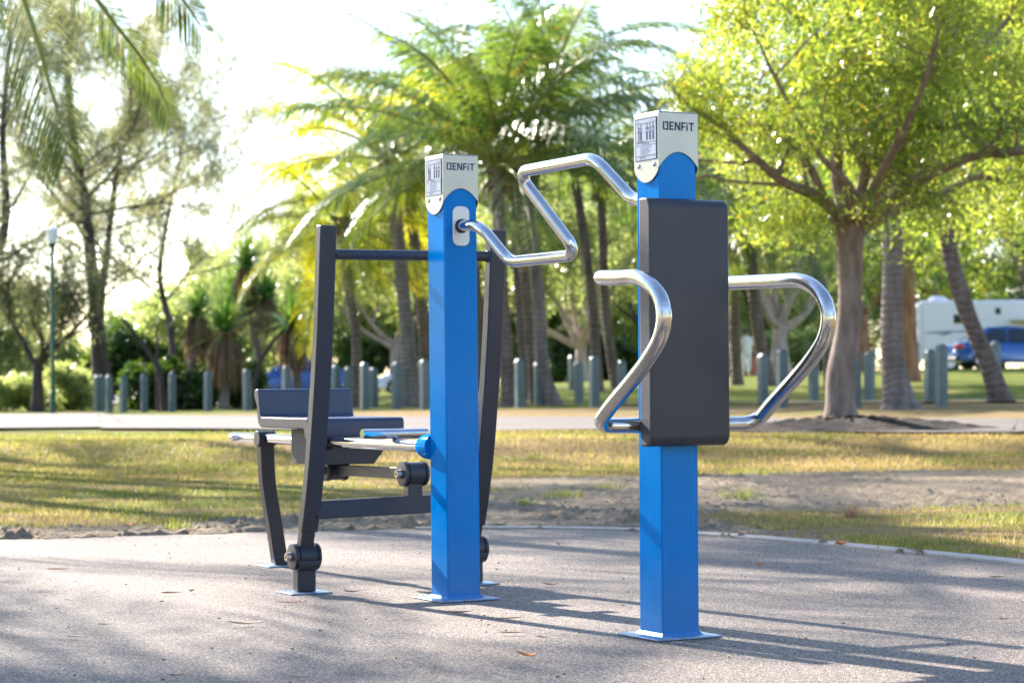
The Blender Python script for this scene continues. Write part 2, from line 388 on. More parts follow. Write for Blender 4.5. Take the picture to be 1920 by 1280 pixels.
def bez(pts, n=24):
    """Catmull-Rom through pts."""
    pts = [Vector(p) for p in pts]; P = [pts[0] * 2 - pts[1]] + pts + [pts[-1] * 2 - pts[-2]]; out = []
    m = len(pts) - 1; per = max(2, n // m)
    for i in range(m):
        a, b, c, d = P[i:i + 4]
        for k in range(per):
            t = k / per
            out.append(0.5 * ((2 * b) + (c - a) * t + (2 * a - 5 * b + 4 * c - d) * t * t + (-a + 3 * b - 3 * c + d) * t ** 3))
    out.append(pts[-1]); return out

def mesh_np(name, V, nper, mat, root=None):
    """many separate n-gon faces, V: (k*nper, 3)."""
    k = len(V) // nper
    me = bpy.data.meshes.new(name)
    me.vertices.add(len(V)); me.vertices.foreach_set('co', np.asarray(V, np.float32).ravel())
    me.loops.add(len(V)); me.loops.foreach_set('vertex_index', np.arange(len(V), dtype=np.int32))
    me.polygons.add(k); me.polygons.foreach_set('loop_start', np.arange(0, len(V), nper, dtype=np.int32))
    try: me.polygons.foreach_set('loop_total', np.full(k, nper, np.int32))
    except Exception: pass
    me.materials.append(mat); me.update(calc_edges=True); me.validate()
    o = bpy.data.objects.new(name, me); COL.objects.link(o)
    if root is not None: o.parent = root
    return o

def tag(o, label=None, cat=None, group=None, kind=None):
    if label: o['label'] = label
    if cat: o['category'] = cat
    if group: o['group'] = group
    if kind: o['kind'] = kind
    return o
def empty(name, loc, label=None, cat=None, group=None):
    o = bpy.data.objects.new(name, None); COL.objects.link(o); o.location = loc; o.empty_display_size = 0.2
    return tag(o, label, cat, group)
def copy_thing(root, loc, rz=0, sc=1.0, label=None):
    r = root.copy(); COL.objects.link(r); r.location = loc; r.rotation_euler = (0, 0, rz)
    r.scale = (sc, sc, sc) if not hasattr(sc, '__len__') else sc
    if label: r['label'] = label
    for ch in list(root.children):
        c = ch.copy(); COL.objects.link(c); c.parent = r
        for g in ch.children:
            d = g.copy(); COL.objects.link(d); d.parent = c
    return r
def struct(o): o['kind'] = 'structure'; return o

Z = Vector((0, 0, 1))
U = Vector((0.481, -0.877, 0)).normalized()     # from the left post to the right post
NN = Vector((-U.y, U.x, 0))                      # to the right of it, away from the camera
NN = Vector((0.877, 0.481, 0)).normalized()
AX = (NN, U, Z)
S = 0.133
HP = 1.6
P1 = Vector((-0.209, 8.25, 0)); P2 = Vector((0.477, 7.0, 0))

# ------------------------------------------------------------ exercise posts
def seg_rects(word):
    """letters as strokes on a 0..1 grid, cut like the logo on the photograph: (letter width, [(x0,y0,x1,y1)...])"""
    t = 0.19
    L = {'D': (0.86, [(0, 0, t, 1), (t + .13, 1 - t, .80, 1), (.62, 0, .80, 1), (t + .13, 0, .80, t)]),
         'E': (0.66, [(0, 0, t, 1), (0, 0, .62, t), (0, 1 - t, .62, 1), (0, .41, .55, .59)]),
         'N': (0.88, [(0, 0, t, 1), (.66, 0, .66 + t, 1), 'diag']),
         'F': (0.64, [(0, 0, t, 1), (0, 1 - t, .62, 1), (0, .38, .54, .56)]),
         'i': (0.24, [(0, 0, t, .70), (0, .82, t, 1)]),
         'T': (0.78, [(0, 1 - t, .78, 1), (.30, 0, .30 + t, 1)])}
    return [L[c] for c in word]

def lettering(name, root, o, ax, ay, h, width, nrm, mat):
    mb = MB(); x = 0; items = seg_rects('DENFiT'); tot = sum(w for w, _ in items) + 0.14 * 5
    sx = width / tot
    for w, rects in items:
        for r in rects:
            if r == 'diag': poly = [(x + .0, 1), (x + .24, 1), (x + .85, 0), (x + .61, 0)]
            else: poly = [(x + r[0], r[1]), (x + r[2], r[1]), (x + r[2], r[3]), (x + r[0], r[3])]
            dz = 0.0008 if r == 'diag' else 0.001
            mb.prism([(p[0] * sx, p[1] * h) for p in poly], o, ax, ay, nrm * dz)
        x += w + 0.14
    return mb.build(name, mat, root, smooth=False)

def text_mesh(name, txt, root, o, ax, ay, size, mat):
    cu = bpy.data.curves.new(name, 'FONT'); cu.body = txt; cu.size = size
    to = bpy.data.objects.new(name, cu); COL.objects.link(to)
    me = bpy.data.meshes.new_from_object(to); bpy.data.objects.remove(to)
    nz = ax.cross(ay); off = Vector((0, 0, 0)); r = root
    while r is not None: off = off + r.location; r = r.parent
    mt = Matrix((( ax.x, ay.x, nz.x, o.x - off.x), (ax.y, ay.y, nz.y, o.y - off.y), (ax.z, ay.z, nz.z, o.z - off.z), (0, 0, 0, 1)))
    me.transform(mt); me.materials.append(mat)
    ob = bpy.data.objects.new(name, me); COL.objects.link(ob); ob.parent = root; return ob

def make_post(P, label, lean):
    root = empty('exercise_post', P, label, 'exercise post')
    top = HP - 0.01
    mb = MB(); mb.box(P + Z * (top / 2 + 0.003), (S, S, top - 0.006), AX)
    mb.build('post_tube', M['blue'], root, bevel=0.006, bseg=3)
    # base plate, turned with the post, with a weld fillet and four bolt heads
    mb = MB(); mb.box(P + Z * 0.0045, (0.235, 0.235, 0.007), AX); mb.build('base_plate', M['galv'], root, bevel=0.003)
    mb = MB()
    for hs_, z_ in ((S / 2 + 0.009, 0.0078), (S / 2 + 0.0006, 0.0175)):
        for i, j in ((-1, -1), (1, -1), (1, 1), (-1, 1)): mb.v.append(P + NN * hs_ * i + U * hs_ * j + Z * z_)
    for k in range(4): mb.addf([k, (k + 1) % 4, 4 + (k + 1) % 4, 4 + k])
    mb.build('weld_seam', M['blue'], root)
    # stainless cap: four walls with a wavy lower edge, lid on top
    cs = S + 0.010; zt = HP
    tk = 0.003
    mb = MB()
    n = 28
    def arch(q): return 0.165 - 0.045 * (math.sin(PI * min(1, max(0, (q - 0.03) / 0.94))) ** 0.8)       # u faces: edge rises in the middle
    def tongue(q): return 0.165 + 0.046 * math.sin(PI * q) ** 0.62                               # n faces: edge drops in the middle
    for ax, nr, fn in ((NN, U, arch), (NN, -U, arch), (U, -NN, tongue), (U, NN, tongue)):
        o = P + nr * (cs / 2) - ax * (cs / 2) + Z * zt
        pts = [(0, 0), (cs, 0)] + [(cs * (1 - k / n), -fn(1 - k / n)) for k in range(n + 1)]
        mb.prism(pts, o, ax, Z, -nr * tk)
    mb.box(P + Z * (zt + 0.0015), (cs, cs, 0.003), AX)
    cap = mb.build('cap', M['steel_cap'], root, smooth=False, bevel=0.0012)
    # logo on the face towards +U
    lettering('logo_lettering', cap, P + U * (cs / 2 + 0.0003) - NN * 0.056 + Z * (zt - 0.054), NN, Z, 0.026, 0.112, U, M['navy'])
    lettering('logo_lettering', cap, P + NN * (cs / 2 + 0.0003) + U * 0.056 + Z * (zt - 0.054), -U, Z, 0.026, 0.112, NN, M['navy'])
    # instruction label on the face towards -NN
    o = P - NN * (cs / 2 + 0.0006) - U * (cs / 2) + Z * zt
    def LB(x0, y0, x1, y1, mbb, dz): mbb.prism([(x0, -y0), (x1, -y0), (x1, -y1), (x0, -y1)], o, U, Z, -NN * dz)
    mb = MB(); LB(0.011, 0.012, 0.133, 0.143, mb, 0.0010); lab = mb.build('instruction_label', M['navy'], root, smooth=False)
    mb = MB(); LB(0.017, 0.016, 0.130, 0.140, mb, 0.0016); mb.build('label_sheet', M['label'], lab, smooth=False)
    mb = MB()
    for y in (0.027, 0.086, 0.095, 0.127): LB(0.018, y, 0.129, y + 0.0012, mb, 0.0022)
    LB(0.022, 0.0815, 0.068, 0.0835, mb, 0.0023)
    LB(0.030, 0.040, 0.033, 0.082, mb, 0.0024); LB(0.024, 0.052, 0.047, 0.0545, mb, 0.0025)
    mb.prism([(0.026, -0.034), (0.029, -0.033), (0.034, -0.050), (0.031, -0.051)], o, U, Z, -NN * 0.0022)
    # small training figures: head, torso outline, legs
    for cx, sc in ((0.044, 0.8), (0.078, 1.0), (0.096, 0.9), (0.114, 1.0)):
        y0 = 0.033
        rr = 0.0034 * sc
        pl = [(cx + rr * math.cos(a), -(y0 + rr * 1.2 * math.sin(a))) for a in np.linspace(0, 2 * PI, 9)[:-1]]
        mb.prism(pl, o, U, Z, -NN * 0.0021)
        for dx in (-0.0055, 0.0045): LB(cx + dx * sc, y0 + 0.007, cx + dx * sc + 0.0011, y0 + 0.025, mb, 0.0021)
        for dx in (-0.0035, 0.0004, 0.0028): LB(cx + dx * sc, y0 + 0.022, cx + dx * sc + 0.0010, y0 + 0.047, mb, 0.0023)
        LB(cx - 0.0055 * sc, y0 + 0.006, cx + 0.0055 * sc, y0 + 0.0072, mb, 0.0026)
    mb.build('diagram_print', M['print'], lab, smooth=False)
    for cx, w in ((0.078, 0.008), (0.114, 0.003)):
        mb = MB(); LB(cx - w / 2, 0.041, cx + w / 2, 0.045, mb, 0.0028)
        mb.build('muscle_print', M['red_print'], lab, smooth=False)
    mb = MB()
    LB(0.018, 0.097, 0.1285, 0.1262, mb, 0.0018)
    mb.build('text_panel', princ('pale_blue_panel', (0.36, 0.42, 0.56), 0.4), lab, smooth=False)
    mb = MB(); y = 0.0995
    for k in range(6): LB(0.040, y, 0.104 - 0.009 * (k % 3), y + 0.0013, mb, 0.0024); y += 0.0042
    mb.build('text_lines', M['grey_print'], lab, smooth=False)
    f = P - NN * (cs / 2 + 0.0024) - U * (cs / 2) + Z * zt
    text_mesh('label_text', 'Gym', lab, f + U * 0.022 - Z * 0.0245, U, Z, 0.0085, M['grey_print'])
    text_mesh('label_text', 'Handbiker', lab, f + U * 0.088 - Z * 0.0245, U, Z, 0.0085, M['grey_print'])
    text_mesh('label_text', 'Handbiking', lab, f + U * 0.050 - Z * 0.0935, U, Z, 0.0095, M['print'])
    text_mesh('label_text', 'DENFIT', lab, f + U * 0.038 - Z * 0.1375, U, Z, 0.0105, M['print'])
    for q in (0.027, 0.115):
        mb = MB()
        mb.lathe([(0.0075, -0.001), (0.0075, 0.002), (0.0045, 0.0035)], P - NN * (cs / 2) + U * (q - cs / 2) + Z * (zt - 0.157), -NN, 14)
        mb.lathe([(0.0022, 0.0), (0.0022, 0.0042)], P - NN * (cs / 2) + U * (q - cs / 2) + Z * (zt - 0.157), -NN, 6)
        mb.build('screw', M['satin'], cap)
    root.rotation_euler = (0, lean, 0)
    return root

post1 = make_post(P1, 'blue square post with pale oval plate and steel hand crank, farther of the two', -0.004)
post2 = make_post(P2, 'blue square post with dark back pad and two looped steel arm rails', 0.001)

# bearing plate and crank on post 1
cz = 1.345
fc = P1 + U * (S / 2) + Z * cz
mb = MB()
pl = []
w, h, r = 0.034, 0.072, 0.024
for cx, cy, a0 in ((w - r, h - r, 0), (-w + r, h - r, 90), (-w + r, -h + r, 180), (w - r, -h + r, 270)):
    for k in range(7): a = R(a0 + 15 * k); pl.append((cx + r * math.cos(a), cy + r * math.sin(a)))
mb.prism(pl, fc, NN, Z, U * 0.006)
mb.build('bearing_plate', M['alu'], post1, bevel=0.0025)
mb = MB()
mb.lathe([(0.0255, 0.0), (0.0255, 0.010), (0.021, 0.012), (0.0195, 0.006)], fc + U * 0.002, U, 28); mb.build('bearing_ring', M['rubber'], post1)
def ax_pt(t, on, oz): return P1 + U * t + NN * on + Z * (cz + oz)
TT = (P2 - P1).length
crank = [ax_pt(0.05, 0, 0), ax_pt(0.205, 0, 0), ax_pt(0.335, 0.055, -0.143), ax_pt(0.770, 0.080, -0.140),
         ax_pt(0.555, -0.035, 0.150), ax_pt(1.085, -0.045, 0.150), ax_pt(1.250, 0, 0.0), ax_pt(TT - 0.06, 0, 0)]
mb = MB(); mb.tube(fillet(crank, [0, 0.16, 0.10, 0.034, 0.034, 0.14, 0.12, 0], 10), 0.0205, 20)
mb.build('hand_crank', M['chrome'], post1)
# collar boss, main rail belongs to the leg press behind
# ------------------------------------------------------------ pad and arm rails on post 2
T0 = 0.062
pz0, pz1 = 0.585, 1.335
pad = []
for (cy, czz, a0) in ((T0, pz1, 0),):
    pass
rr = 0.034
prof = [(0, pz0), (0, pz1)]
for k in range(9): a = R(90 - 11.25 * k); prof.append((T0 - rr + rr * math.cos(a), pz1 - rr + rr * math.sin(a)))
for k in range(9): a = R(-11.25 * k); prof.append((T0 - rr + rr * math.cos(a), pz0 + rr + rr * math.sin(a)))
mb = MB(); mb.prism(prof, P2 + U * (S / 2 + 0.001) - NN * 0.143, U, Z, NN * 0.286)
po = mb.build('back_pad', M['charcoal'], post2, bevel=0.006, bseg=3, angle=30)
po.data.materials.append(M['seat_edge'])
for pg in po.data.polygons:
    if len(pg.vertices) > 10: pg.material_index = 1
def ap(a, n, h): return P2 + U * a + NN * n + Z * h
def solve_a(px, py, n):
    X0 = P2.x + NN.x * n; d0 = P2.y + NN.y * n; kk = (px - 960 - ROLL * (py - 718)) / F
    a = (kk * d0 - X0) / (U.x - kk * U.y); d = d0 + U.y * a
    return a, at(px, py, d).z
curve = [solve_a(x, y, -0.287) for x, y in ((1126, 521), (1160, 521), (1192, 520), (1217, 531), (1237, 556), (1245, 592), (1238, 632), (1216, 672), (1186, 712), (1156, 748), (1133, 776))]
for sgn in (-1, 1):
    n0 = 0.289 * sgn
    cv = list(curve)
    if sgn > 0: cv = [(-0.10, cv[0][1])] + cv[1:]
    a_lo, h_lo = cv[-1]
    main = bez([ap(a, n0, h) for a, h in cv], 90); dn = (main[-1] - main[-6]).normalized()
    cn = main[-1] + dn * 0.052 - Z * .008; mt = P2 + U * ((cn - P2).dot(U) - .01) + NN * n0 * .18 + Z * (cn.z - .003)
    pth = (main[:-6] + fillet([main[-6], cn, mt], 0.075, 14))[::-1]
    rad = [0.0225] * len(pth)
    e = pth[-1]; d = (pth[-1] - pth[-2]).normalized()
    pth += [e + d * 0.006, e + d * 0.010]; rad += [0.0205, 0.013]
    mb = MB(); mb.tube(pth, rad, 24); mb.build('arm_rail', M['satin'], post2)

# ------------------------------------------------------------ leg press behind
lp0 = Vector((-0.74, 8.95, 0))
lp = empty('leg_press_machine', lp0, 'dark grey leg press with sky tinted charcoal seat on a steel rail behind the posts', 'fitness machine')
RH = 0.550
def rail_pt(d): t = (d - 8.39) / 0.877; return Vector((-0.335 - 0.481 * t, d, RH))
Rp = lambda s: rail_pt(8.39) - U * s       # s metres back along the rail
mb = MB(); mb.tube([Rp(-0.10), Rp(1.86)], 0.0225, 24)
mb.tube([Rp(1.76) - NN * 0.020 - Z * 0.002, Rp(1.76) - NN * 0.046 - Z * 0.002], 0.014, 14)
mb.build('slide_rail', M['chrome'], lp)
mb = MB(); bb = P1 - U * (S / 2 - 0.002); bb = Vector((bb.x, bb.y, RH)) - NN * 0.042
mb.lathe([(0.0235, 0.116), (0.031, 0.110), (0.039, 0.094), (0.045, 0.070), (0.0475, 0.04), (0.0475, 0.0)], bb + U * 0.0, -U, 28)
mb.build('rail_boss', M['blue'], post1)
mb = MB()
f0 = Rp(0.23) + Z * 0.041
mb.tube([f0 - NN * 0.135, f0 + NN * 0.135], 0.0195, 20)
mb.build('foot_bar', M['chrome'], lp)
# seat profile in the U/Z plane (x forward, z up), extruded along NN
seatc = at(577, 786, 9.02); seatc = Vector((seatc.x, seatc.y, 0.645))   # upper front left corner
def arcpts(cx, cy, r, a0, a1, n=7): return [(cx + r * math.cos(R(a0 + (a1 - a0) * k / n)), cy + r * math.sin(R(a0 + (a1 - a0) * k / n))) for k in range(n + 1)]
def sprof(L, back):
    top = [(-L, 0.0)]
    pts = arcpts(-0.022, -0.022, 0.022, 90, 0) + [(0.0, -0.065)] + arcpts(-0.017, -0.068, 0.017, 0, -180, 6) + [(-0.038, -0.052)] + [(-0.048, -0.042)] + \
          arcpts(-L + 0.022, 0.004, 0.046, -90, -178, 6)
    if back:
        pts += [(-L - 0.030, 0.048)] + arcpts(-L - 0.034, 0.092, 0.024, 230, 90, 7) + arcpts(-L - 0.024, 0.102, 0.014, 80, -10, 4)
    else: pts += [(-L - 0.012, 0.02)]
    pts += arcpts(-L + 0.030, 0.022, 0.022, 180, 270, 6)
    return pts
L = 0.50
mb = MB(); mb.prism(sprof(L, True), seatc, U, Z, NN * 0.425)
so = mb.build('seat', [M['seat_sky_tint'], M['seat_edge']], lp, bevel=0.004, angle=30)
for pg in so.data.polygons:
    if len(pg.vertices) > 10: pg.material_index = 1
# housing under the seat: side profile plate (left), front plate, right plate
hc = seatc + NN * 0.055 - U * 0.06
hp = [(0, -0.036), (0, -0.105), (-0.055, -0.185), (-0.20, -0.185), (-0.235, -0.165), (-0.245, -0.036)]
mb = MB(); mb.prism([(0.0, -0.046), (0.0, -0.172), (-0.018, -0.186), (-0.21, -0.186), (-0.235, -0.160), (-0.235, -0.046)], hc, U, Z, NN * 0.012)
sp = mb.build('seat_housing', M['seat_edge'], lp, bevel=0.002, smooth=False)
mb = MB(); fr = [(0.0, -0.046), (0.315, -0.046), (0.315, -0.125), (0.265, -0.188), (0.0, -0.188)]
mb.prism(fr, hc - U * 0.004, NN, Z, -U * 0.012)
mb.box(hc + NN * 0.160 - U * 0.118 - Z * 0.094, (0.285, 0.210, 0.120), AX)
mb.build('housing_box', M['charcoal'], lp, bevel=0.002, smooth=False)
# black ring where the rail enters the housing front
s_h = (Rp(0) - (hc)).dot(U)
hole = Rp(s_h) - U * 0.004
mb = MB(); mb.lathe([(0.034, 0.0), (0.034, 0.007), (0.027, 0.009), (0.024, 0.004)], hole, U, 28); mb.build('rail_bush', M['rubber'], lp)
# rear leg with rounded top bracket
lt = Rp(0); s_leg = (Rp(0) - at(495, 817, 9.70)).dot(U); tp = Rp(s_leg)
ft = at(525, 1064, 9.80); ft.z = 0.0
mb = MB(); mb.sweep(bez([tp + Z * 0.004, tp.lerp(ft, 0.33) - Vector((0.012, 0, 0)) + Z * 0.0, tp.lerp(ft, 0.7) + Vector((-0.004, 0, 0)), ft + Z * 0.008], 18), NN, 0.062, 0.05)
mb.build('rear_leg', M['charcoal'], lp, bevel=0.004)
mb = MB(); mb.tube([tp - NN * 0.040, tp + NN * 0.040], 0.034, 24)
mb.build('leg_bracket', M['charcoal'], lp, bevel=0.002)
mb = MB(); mb.box(ft + Z * 0.0035, (0.165, 0.15, 0.006), AX); mb.build('base_plate', M['galv'], lp, bevel=0.002)
# swinging frame: two curved uprights, top bar, cross bar
def upright(base, name='upright'):
    pr = [(0.0, 0.165), (0.030, 0.235), (0.066, 0.344), (0.110, 0.522), (0.142, 0.70), (0.162, 0.82), (0.188, 1.018), (0.206, 1.216), (0.219, 1.362)]
    pts = [base + U * a + Z * z for a, z in pr]
    mb = MB(); mb.sweep(bez(pts[1:], 28), NN, 0.066, 0.046)
    mb.sweep([base + Z * 0.15, base + U * 0.030 + Z * 0.245], NN, 0.054, 0.040)
    o = mb.build(name, M['charcoal'], lp, bevel=0.005, bseg=2)
    return pts
def pivot(c, rad, ln, name):
    """drum with two end discs, black seals and a bolt through it, axis along NN"""
    mb = MB(); mb.lathe([(rad * 0.94, -ln * 0.30), (rad * 0.94, ln * 0.36)], c, NN, 32)
    mb.lathe([(rad * 0.90, -ln * 0.5), (rad, -ln * 0.49), (rad, -ln * 0.36), (rad * 0.93, -ln * 0.35)], c, NN, 32)
    mb.lathe([(rad * 0.93, ln * 0.40), (rad, ln * 0.41), (rad, ln * 0.49), (rad * 0.9, ln * 0.5)], c, NN, 32)
    d = mb.build(name, M['charcoal'], lp)
    mb = MB(); mb.lathe([(rad * 0.9, -ln * 0.345), (rad * 1.03, -ln * 0.335), (rad * 1.03, -ln * 0.305), (rad * 0.9, -ln * 0.295)], c, NN, 32)
    mb.lathe([(rad * 0.9, ln * 0.365), (rad * 1.03, ln * 0.37), (rad * 1.03, ln * 0.395), (rad * 0.9, ln * 0.40)], c, NN, 32)
    mb.build('seal_ring', M['rubber'], d)
    mb = MB(); mb.lathe([(0.013, 0), (0.0165, 0.001), (0.0165, 0.020), (0.0145, 0.023), (0.006, 0.023), (0.006, 0.017)], c - NN * ln * 0.5, -NN, 20)
    mb.build('bolt_head', M['bronze'], d)
    return d
UB1 = at(571, 1110, 8.53); UB1.z = 0; UB2 = at(885, 1092, 8.86); UB2.z = 0
for bse in (UB1, UB2):
    pts = upright(bse)
    pivot(bse + Z * 0.137, 0.048, 0.105, 'pivot_hub')
    mb = MB(); mb.box(bse + Z * 0.052, (0.074, 0.046, 0.088), AX)
    mb.sweep(bez([bse - NN * 0.0 + U * 0.050 + Z * 0.125, bse + U * 0.046 + Z * 0.098, bse + U * 0.015 + Z * 0.086], 6), NN, 0.085, 0.006)
    mb.build('hub_stub', M['charcoal'], lp, bevel=0.003)
    mb = MB(); mb.box(bse + Z * 0.0035, (0.165, 0.15, 0.006), AX); mb.build('base_plate', M['galv'], lp, bevel=0.002)
W = (UB2 - UB1)
ta = UB1 + U * 0.209 + Z * 1.256; tb = UB2 + U * 0.209 + Z * 1.262
dr = (tb - ta).normalized()
mb = MB(); mb.tube([ta + dr * 0.03, tb - dr * 0.03], 0.0195, 20)
mb.lathe([(0.024, 0), (0.022, 0.005), (0.0195, 0.007)], ta + dr * 0.033, dr, 20); mb.lathe([(0.024, 0), (0.022, 0.005), (0.0195, 0.007)], tb - dr * 0.033, -dr, 20)
mb.build('top_bar', M['charcoal'], lp)
ca = UB1 + U * 0.056 + Z * 0.312; cb = UB2 + U * 0.056 + Z * 0.325
mb = MB(); mb.sweep([ca + dr * 0.02, cb - dr * 0.02], Z, 0.068, 0.046); mb.build('cross_bar', M['charcoal'], lp, bevel=0.004)
hk = at(750, 886, 8.78); q = (hk - ca).dot(dr); hub2 = ca + dr * q; hub2 = Vector((hub2.x, hub2.y, 0.437)) + U * 0.0
pivot(hub2, 0.047, 0.098, 'link_hub')
mb = MB(); mb.box(hub2 - Z * 0.062, (0.060, 0.044, 0.058), AX); mb.build('link_bracket', M['charcoal'], lp, bevel=0.003)
hub3 = at(628, 888, 9.28); hub3.z = 0.437 - 0.006
pivot(hub3, 0.044, 0.098, 'link_hub')
dl = (hub2 - hub3).normalized()
mb = MB(); mb.sweep([hub3 - NN * 0.0 + dl * 0.03, hub2 - dl * 0.035], Z, 0.042, 0.03); mb.build('link_bar', M['charcoal'], lp, bevel=0.002)
mb = MB(); mb.box(hub3 + Z * 0.034, (0.085, 0.055, 0.05), AX); mb.build('link_bracket', M['charcoal'], lp, bevel=0.003)

# ------------------------------------------------------------ ground
edge_pts = [(-26, 3.0), (-12, 7.8), (-7, 10.0), (-4, 11.15), (-2.6, 11.62), (-1.4, 12.05), (-0.2, 12.2), (0.5, 12.0), (0.9, 11.62), (1.38, 10.95), (1.75, 10.30), (2.14, 9.55), (2.7, 8.0), (3.1, 6.0), (3.2, 2.0)]
edge = bez([Vector((x, y, 0)) for x, y in edge_pts], 140)
EX = np.array([p.x for p in edge]); EY = np.array([p.y for p in edge])
def edge_dist(x, y):
    """signed distance outside the pavement edge (positive on the lawn)"""
    x = np.asarray(x, float); y = np.asarray(y, float)
    dmin = np.full(x.shape, 1e9); sg = np.ones(x.shape)
    for i in range(len(EX) - 1):
        ax, ay, bx, by = EX[i], EY[i], EX[i + 1], EY[i + 1]; dx, dy = bx - ax, by - ay; l2 = dx * dx + dy * dy
        t = np.clip(((x - ax) * dx + (y - ay) * dy) / l2, 0, 1)
        qx, qy = x - (ax + t * dx), y - (ay + t * dy); d = np.hypot(qx, qy)
        s = np.sign(dx * qy - dy * qx); m = d < dmin
        dmin = np.where(m, d, dmin); sg = np.where(m, s, sg)
    return dmin * sg

def dryness(X, Y):
    near = 1 / (1 + np.exp((Y - 39) / 1.5))
    return near * (0.014 * X + 0.030) + (1 - near) * (-0.10 - 0.04 * np.clip((Y - 45) / 20, 0, 1)) + 0.25 * np.exp(-((Y - 40.5) / 2.5) ** 2) * (X < 9) + 0.05 * np.exp(-((Y - 24) / 4) ** 2)
def grid_mesh(name, xs, ys, zf, mat, sandf=None):
    X, Y = np.meshgrid(xs, ys); Zz = zf(X, Y)
    V = np.stack([X.ravel(), Y.ravel(), Zz.ravel()], 1); nx, ny = len(xs), len(ys)
    i = np.arange(nx * ny).reshape(ny, nx)
    Fc = np.stack([i[:-1, :-1].ravel(), i[:-1, 1:].ravel(), i[1:, 1:].ravel(), i[1:, :-1].ravel()], 1)
    me = bpy.data.meshes.new(name); me.from_pydata(V.tolist(), [], Fc.tolist()); me.materials.append(mat)
    if sandf is not None:
        a = me.attributes.new('sand', 'FLOAT', 'POINT'); a.data.foreach_set('value', sandf(X, Y).ravel().astype(np.float32))
        a = me.attributes.new('dry', 'FLOAT', 'POINT'); a.data.foreach_set('value', dryness(X, Y).ravel().astype(np.float32))
    me.polygons.foreach_set('use_smooth', [True] * len(me.polygons)); me.update()
    o = bpy.data.objects.new(name, me); COL.objects.link(o); return o

def vnoise(X, Y, sc, seed=0):
    fl = np.empty(X.size); xs = X.ravel(); ys = Y.ravel()
    for k in range(xs.size): fl[k] = noise.fractal(Vector((xs[k] * sc, ys[k] * sc, seed)), 0.9, 2.0, 4)
    return fl.reshape(X.shape)

def sand_amount(X, Y):
    """bare sandy soil: band beside the pavement, widening to the right"""
    d = edge_dist(X, Y)
    wdt = 0.85 + 3.9 / (1 + np.exp(-(X + 0.75) * 2.6))
    s = np.clip(1.15 - d / wdt * 0.62, 0, 1)
    # to the right of the corner grass comes back to the kerb
    right = 1 / (1 + np.exp(-((X - 1.15) - (12.6 - Y) * 0.28) * 5.0))
    band = np.exp(-((Y - 15.6 - 0.1 * X) / 2.3) ** 4)
    return np.clip(s * (1 - right) + right * band * 0.95, 0, 1)

# distant and middle ground as one sheet
xs = np.concatenate([np.linspace(-600, -40, 15), np.linspace(-36, 36, 145), np.linspace(40, 600, 15)])
ys = np.concatenate([np.linspace(-30, 11.0, 12), np.linspace(11.2, 30, 110), np.linspace(30.4, 70, 100), np.linspace(71, 130, 50), np.linspace(140, 900, 20)])
def zf_main(X, Y):
    z = H_arr(X, Y); d = edge_dist(X, Y)
    z = z - 0.03 + 0.0 * X
    near = (X > -4.6) & (X < 4.7) & (Y > 8.4) & (Y < 18.2)
    z = np.where(near, z - 0.05, z)
    z = np.where(d < 0.0, -0.06, z)
    return z
ground = struct(grid_mesh('lawn', xs, ys, zf_main, M['lawn'], sand_amount))
# near strip with clods of sandy soil (fine displacement)
def zf_near(X, Y):
    d = edge_dist(X, Y); s = sand_amount(X, Y)
    n1 = vnoise(X, Y, 9.0, 1.3); n2 = vnoise(X, Y, 26.0, 7.7); n3 = vnoise(X, Y, 2.2, 4.4); nl = vnoise(X, Y, 0.9, 3.1)
    clod = np.clip(n1 * 0.45 + n2 * 0.6, -0.7, 0.9) * np.clip(0.55 + n3, 0.1, 1.05) * (0.35 + 0.65 / (1 + (np.clip(d, 0, 9) / 1.3) ** 2))
    z = H_arr(X, Y) + 0.012 * nl + s * np.clip(clod, -0.12, 1) * 0.105 + 0.004 * n2
    z = z + 0.010 * np.clip(d / 0.4, 0, 1) - 0.012
    edgef = np.clip((X + 4.8) / 0.3, 0, 1) * np.clip((4.9 - X) / 0.3, 0, 1) * np.clip((18.4 - Y) / 0.5, 0, 1)
    z = z * 1.0 - (1 - edgef) * 0.07
    z = np.where((d < 0.16) & (X < 0.0), np.maximum(z, 0.004 + 0.03 * np.clip(n1, -.3, 1) * (d > -.02)), z)
    lim = np.where(X < 0.0, -0.03 + 0.10 * np.clip(n3 + n1 * .6, -.5, .6), -0.015)
    return np.where(d < lim, -0.05, z)
soil = struct(grid_mesh('soil_strip', np.arange(-4.8, 4.9, 0.024), np.concatenate([np.arange(8.2, 13.6, 0.024), np.arange(13.6, 18.4, 0.05)]), zf_near, M['lawn'], sand_amount))

# pavement slab
def pave_mesh():
    bm = bmesh.new(); n = 300
    vs = [bm.verts.new((x, y, 0.0)) for x, y in zip(EX, EY)]
    vs += [bm.verts.new((3.2, -8, 0)), bm.verts.new((-26, -8, 0))]
    f = bm.faces.new(vs)
    ex = bmesh.ops.extrude_face_region(bm, geom=[f])
    for v in [g for g in ex['geom'] if isinstance(g, bmesh.types.BMVert)]: v.co.z -= 0.12
    bmesh.ops.recalc_face_normals(bm, faces=bm.faces)
    me = bpy.data.meshes.new('pavement'); bm.to_mesh(me); bm.free(); me.materials.append(M['pave'])
    o = bpy.data.objects.new('pavement', me); COL.objects.link(o); return o
struct(pave_mesh())
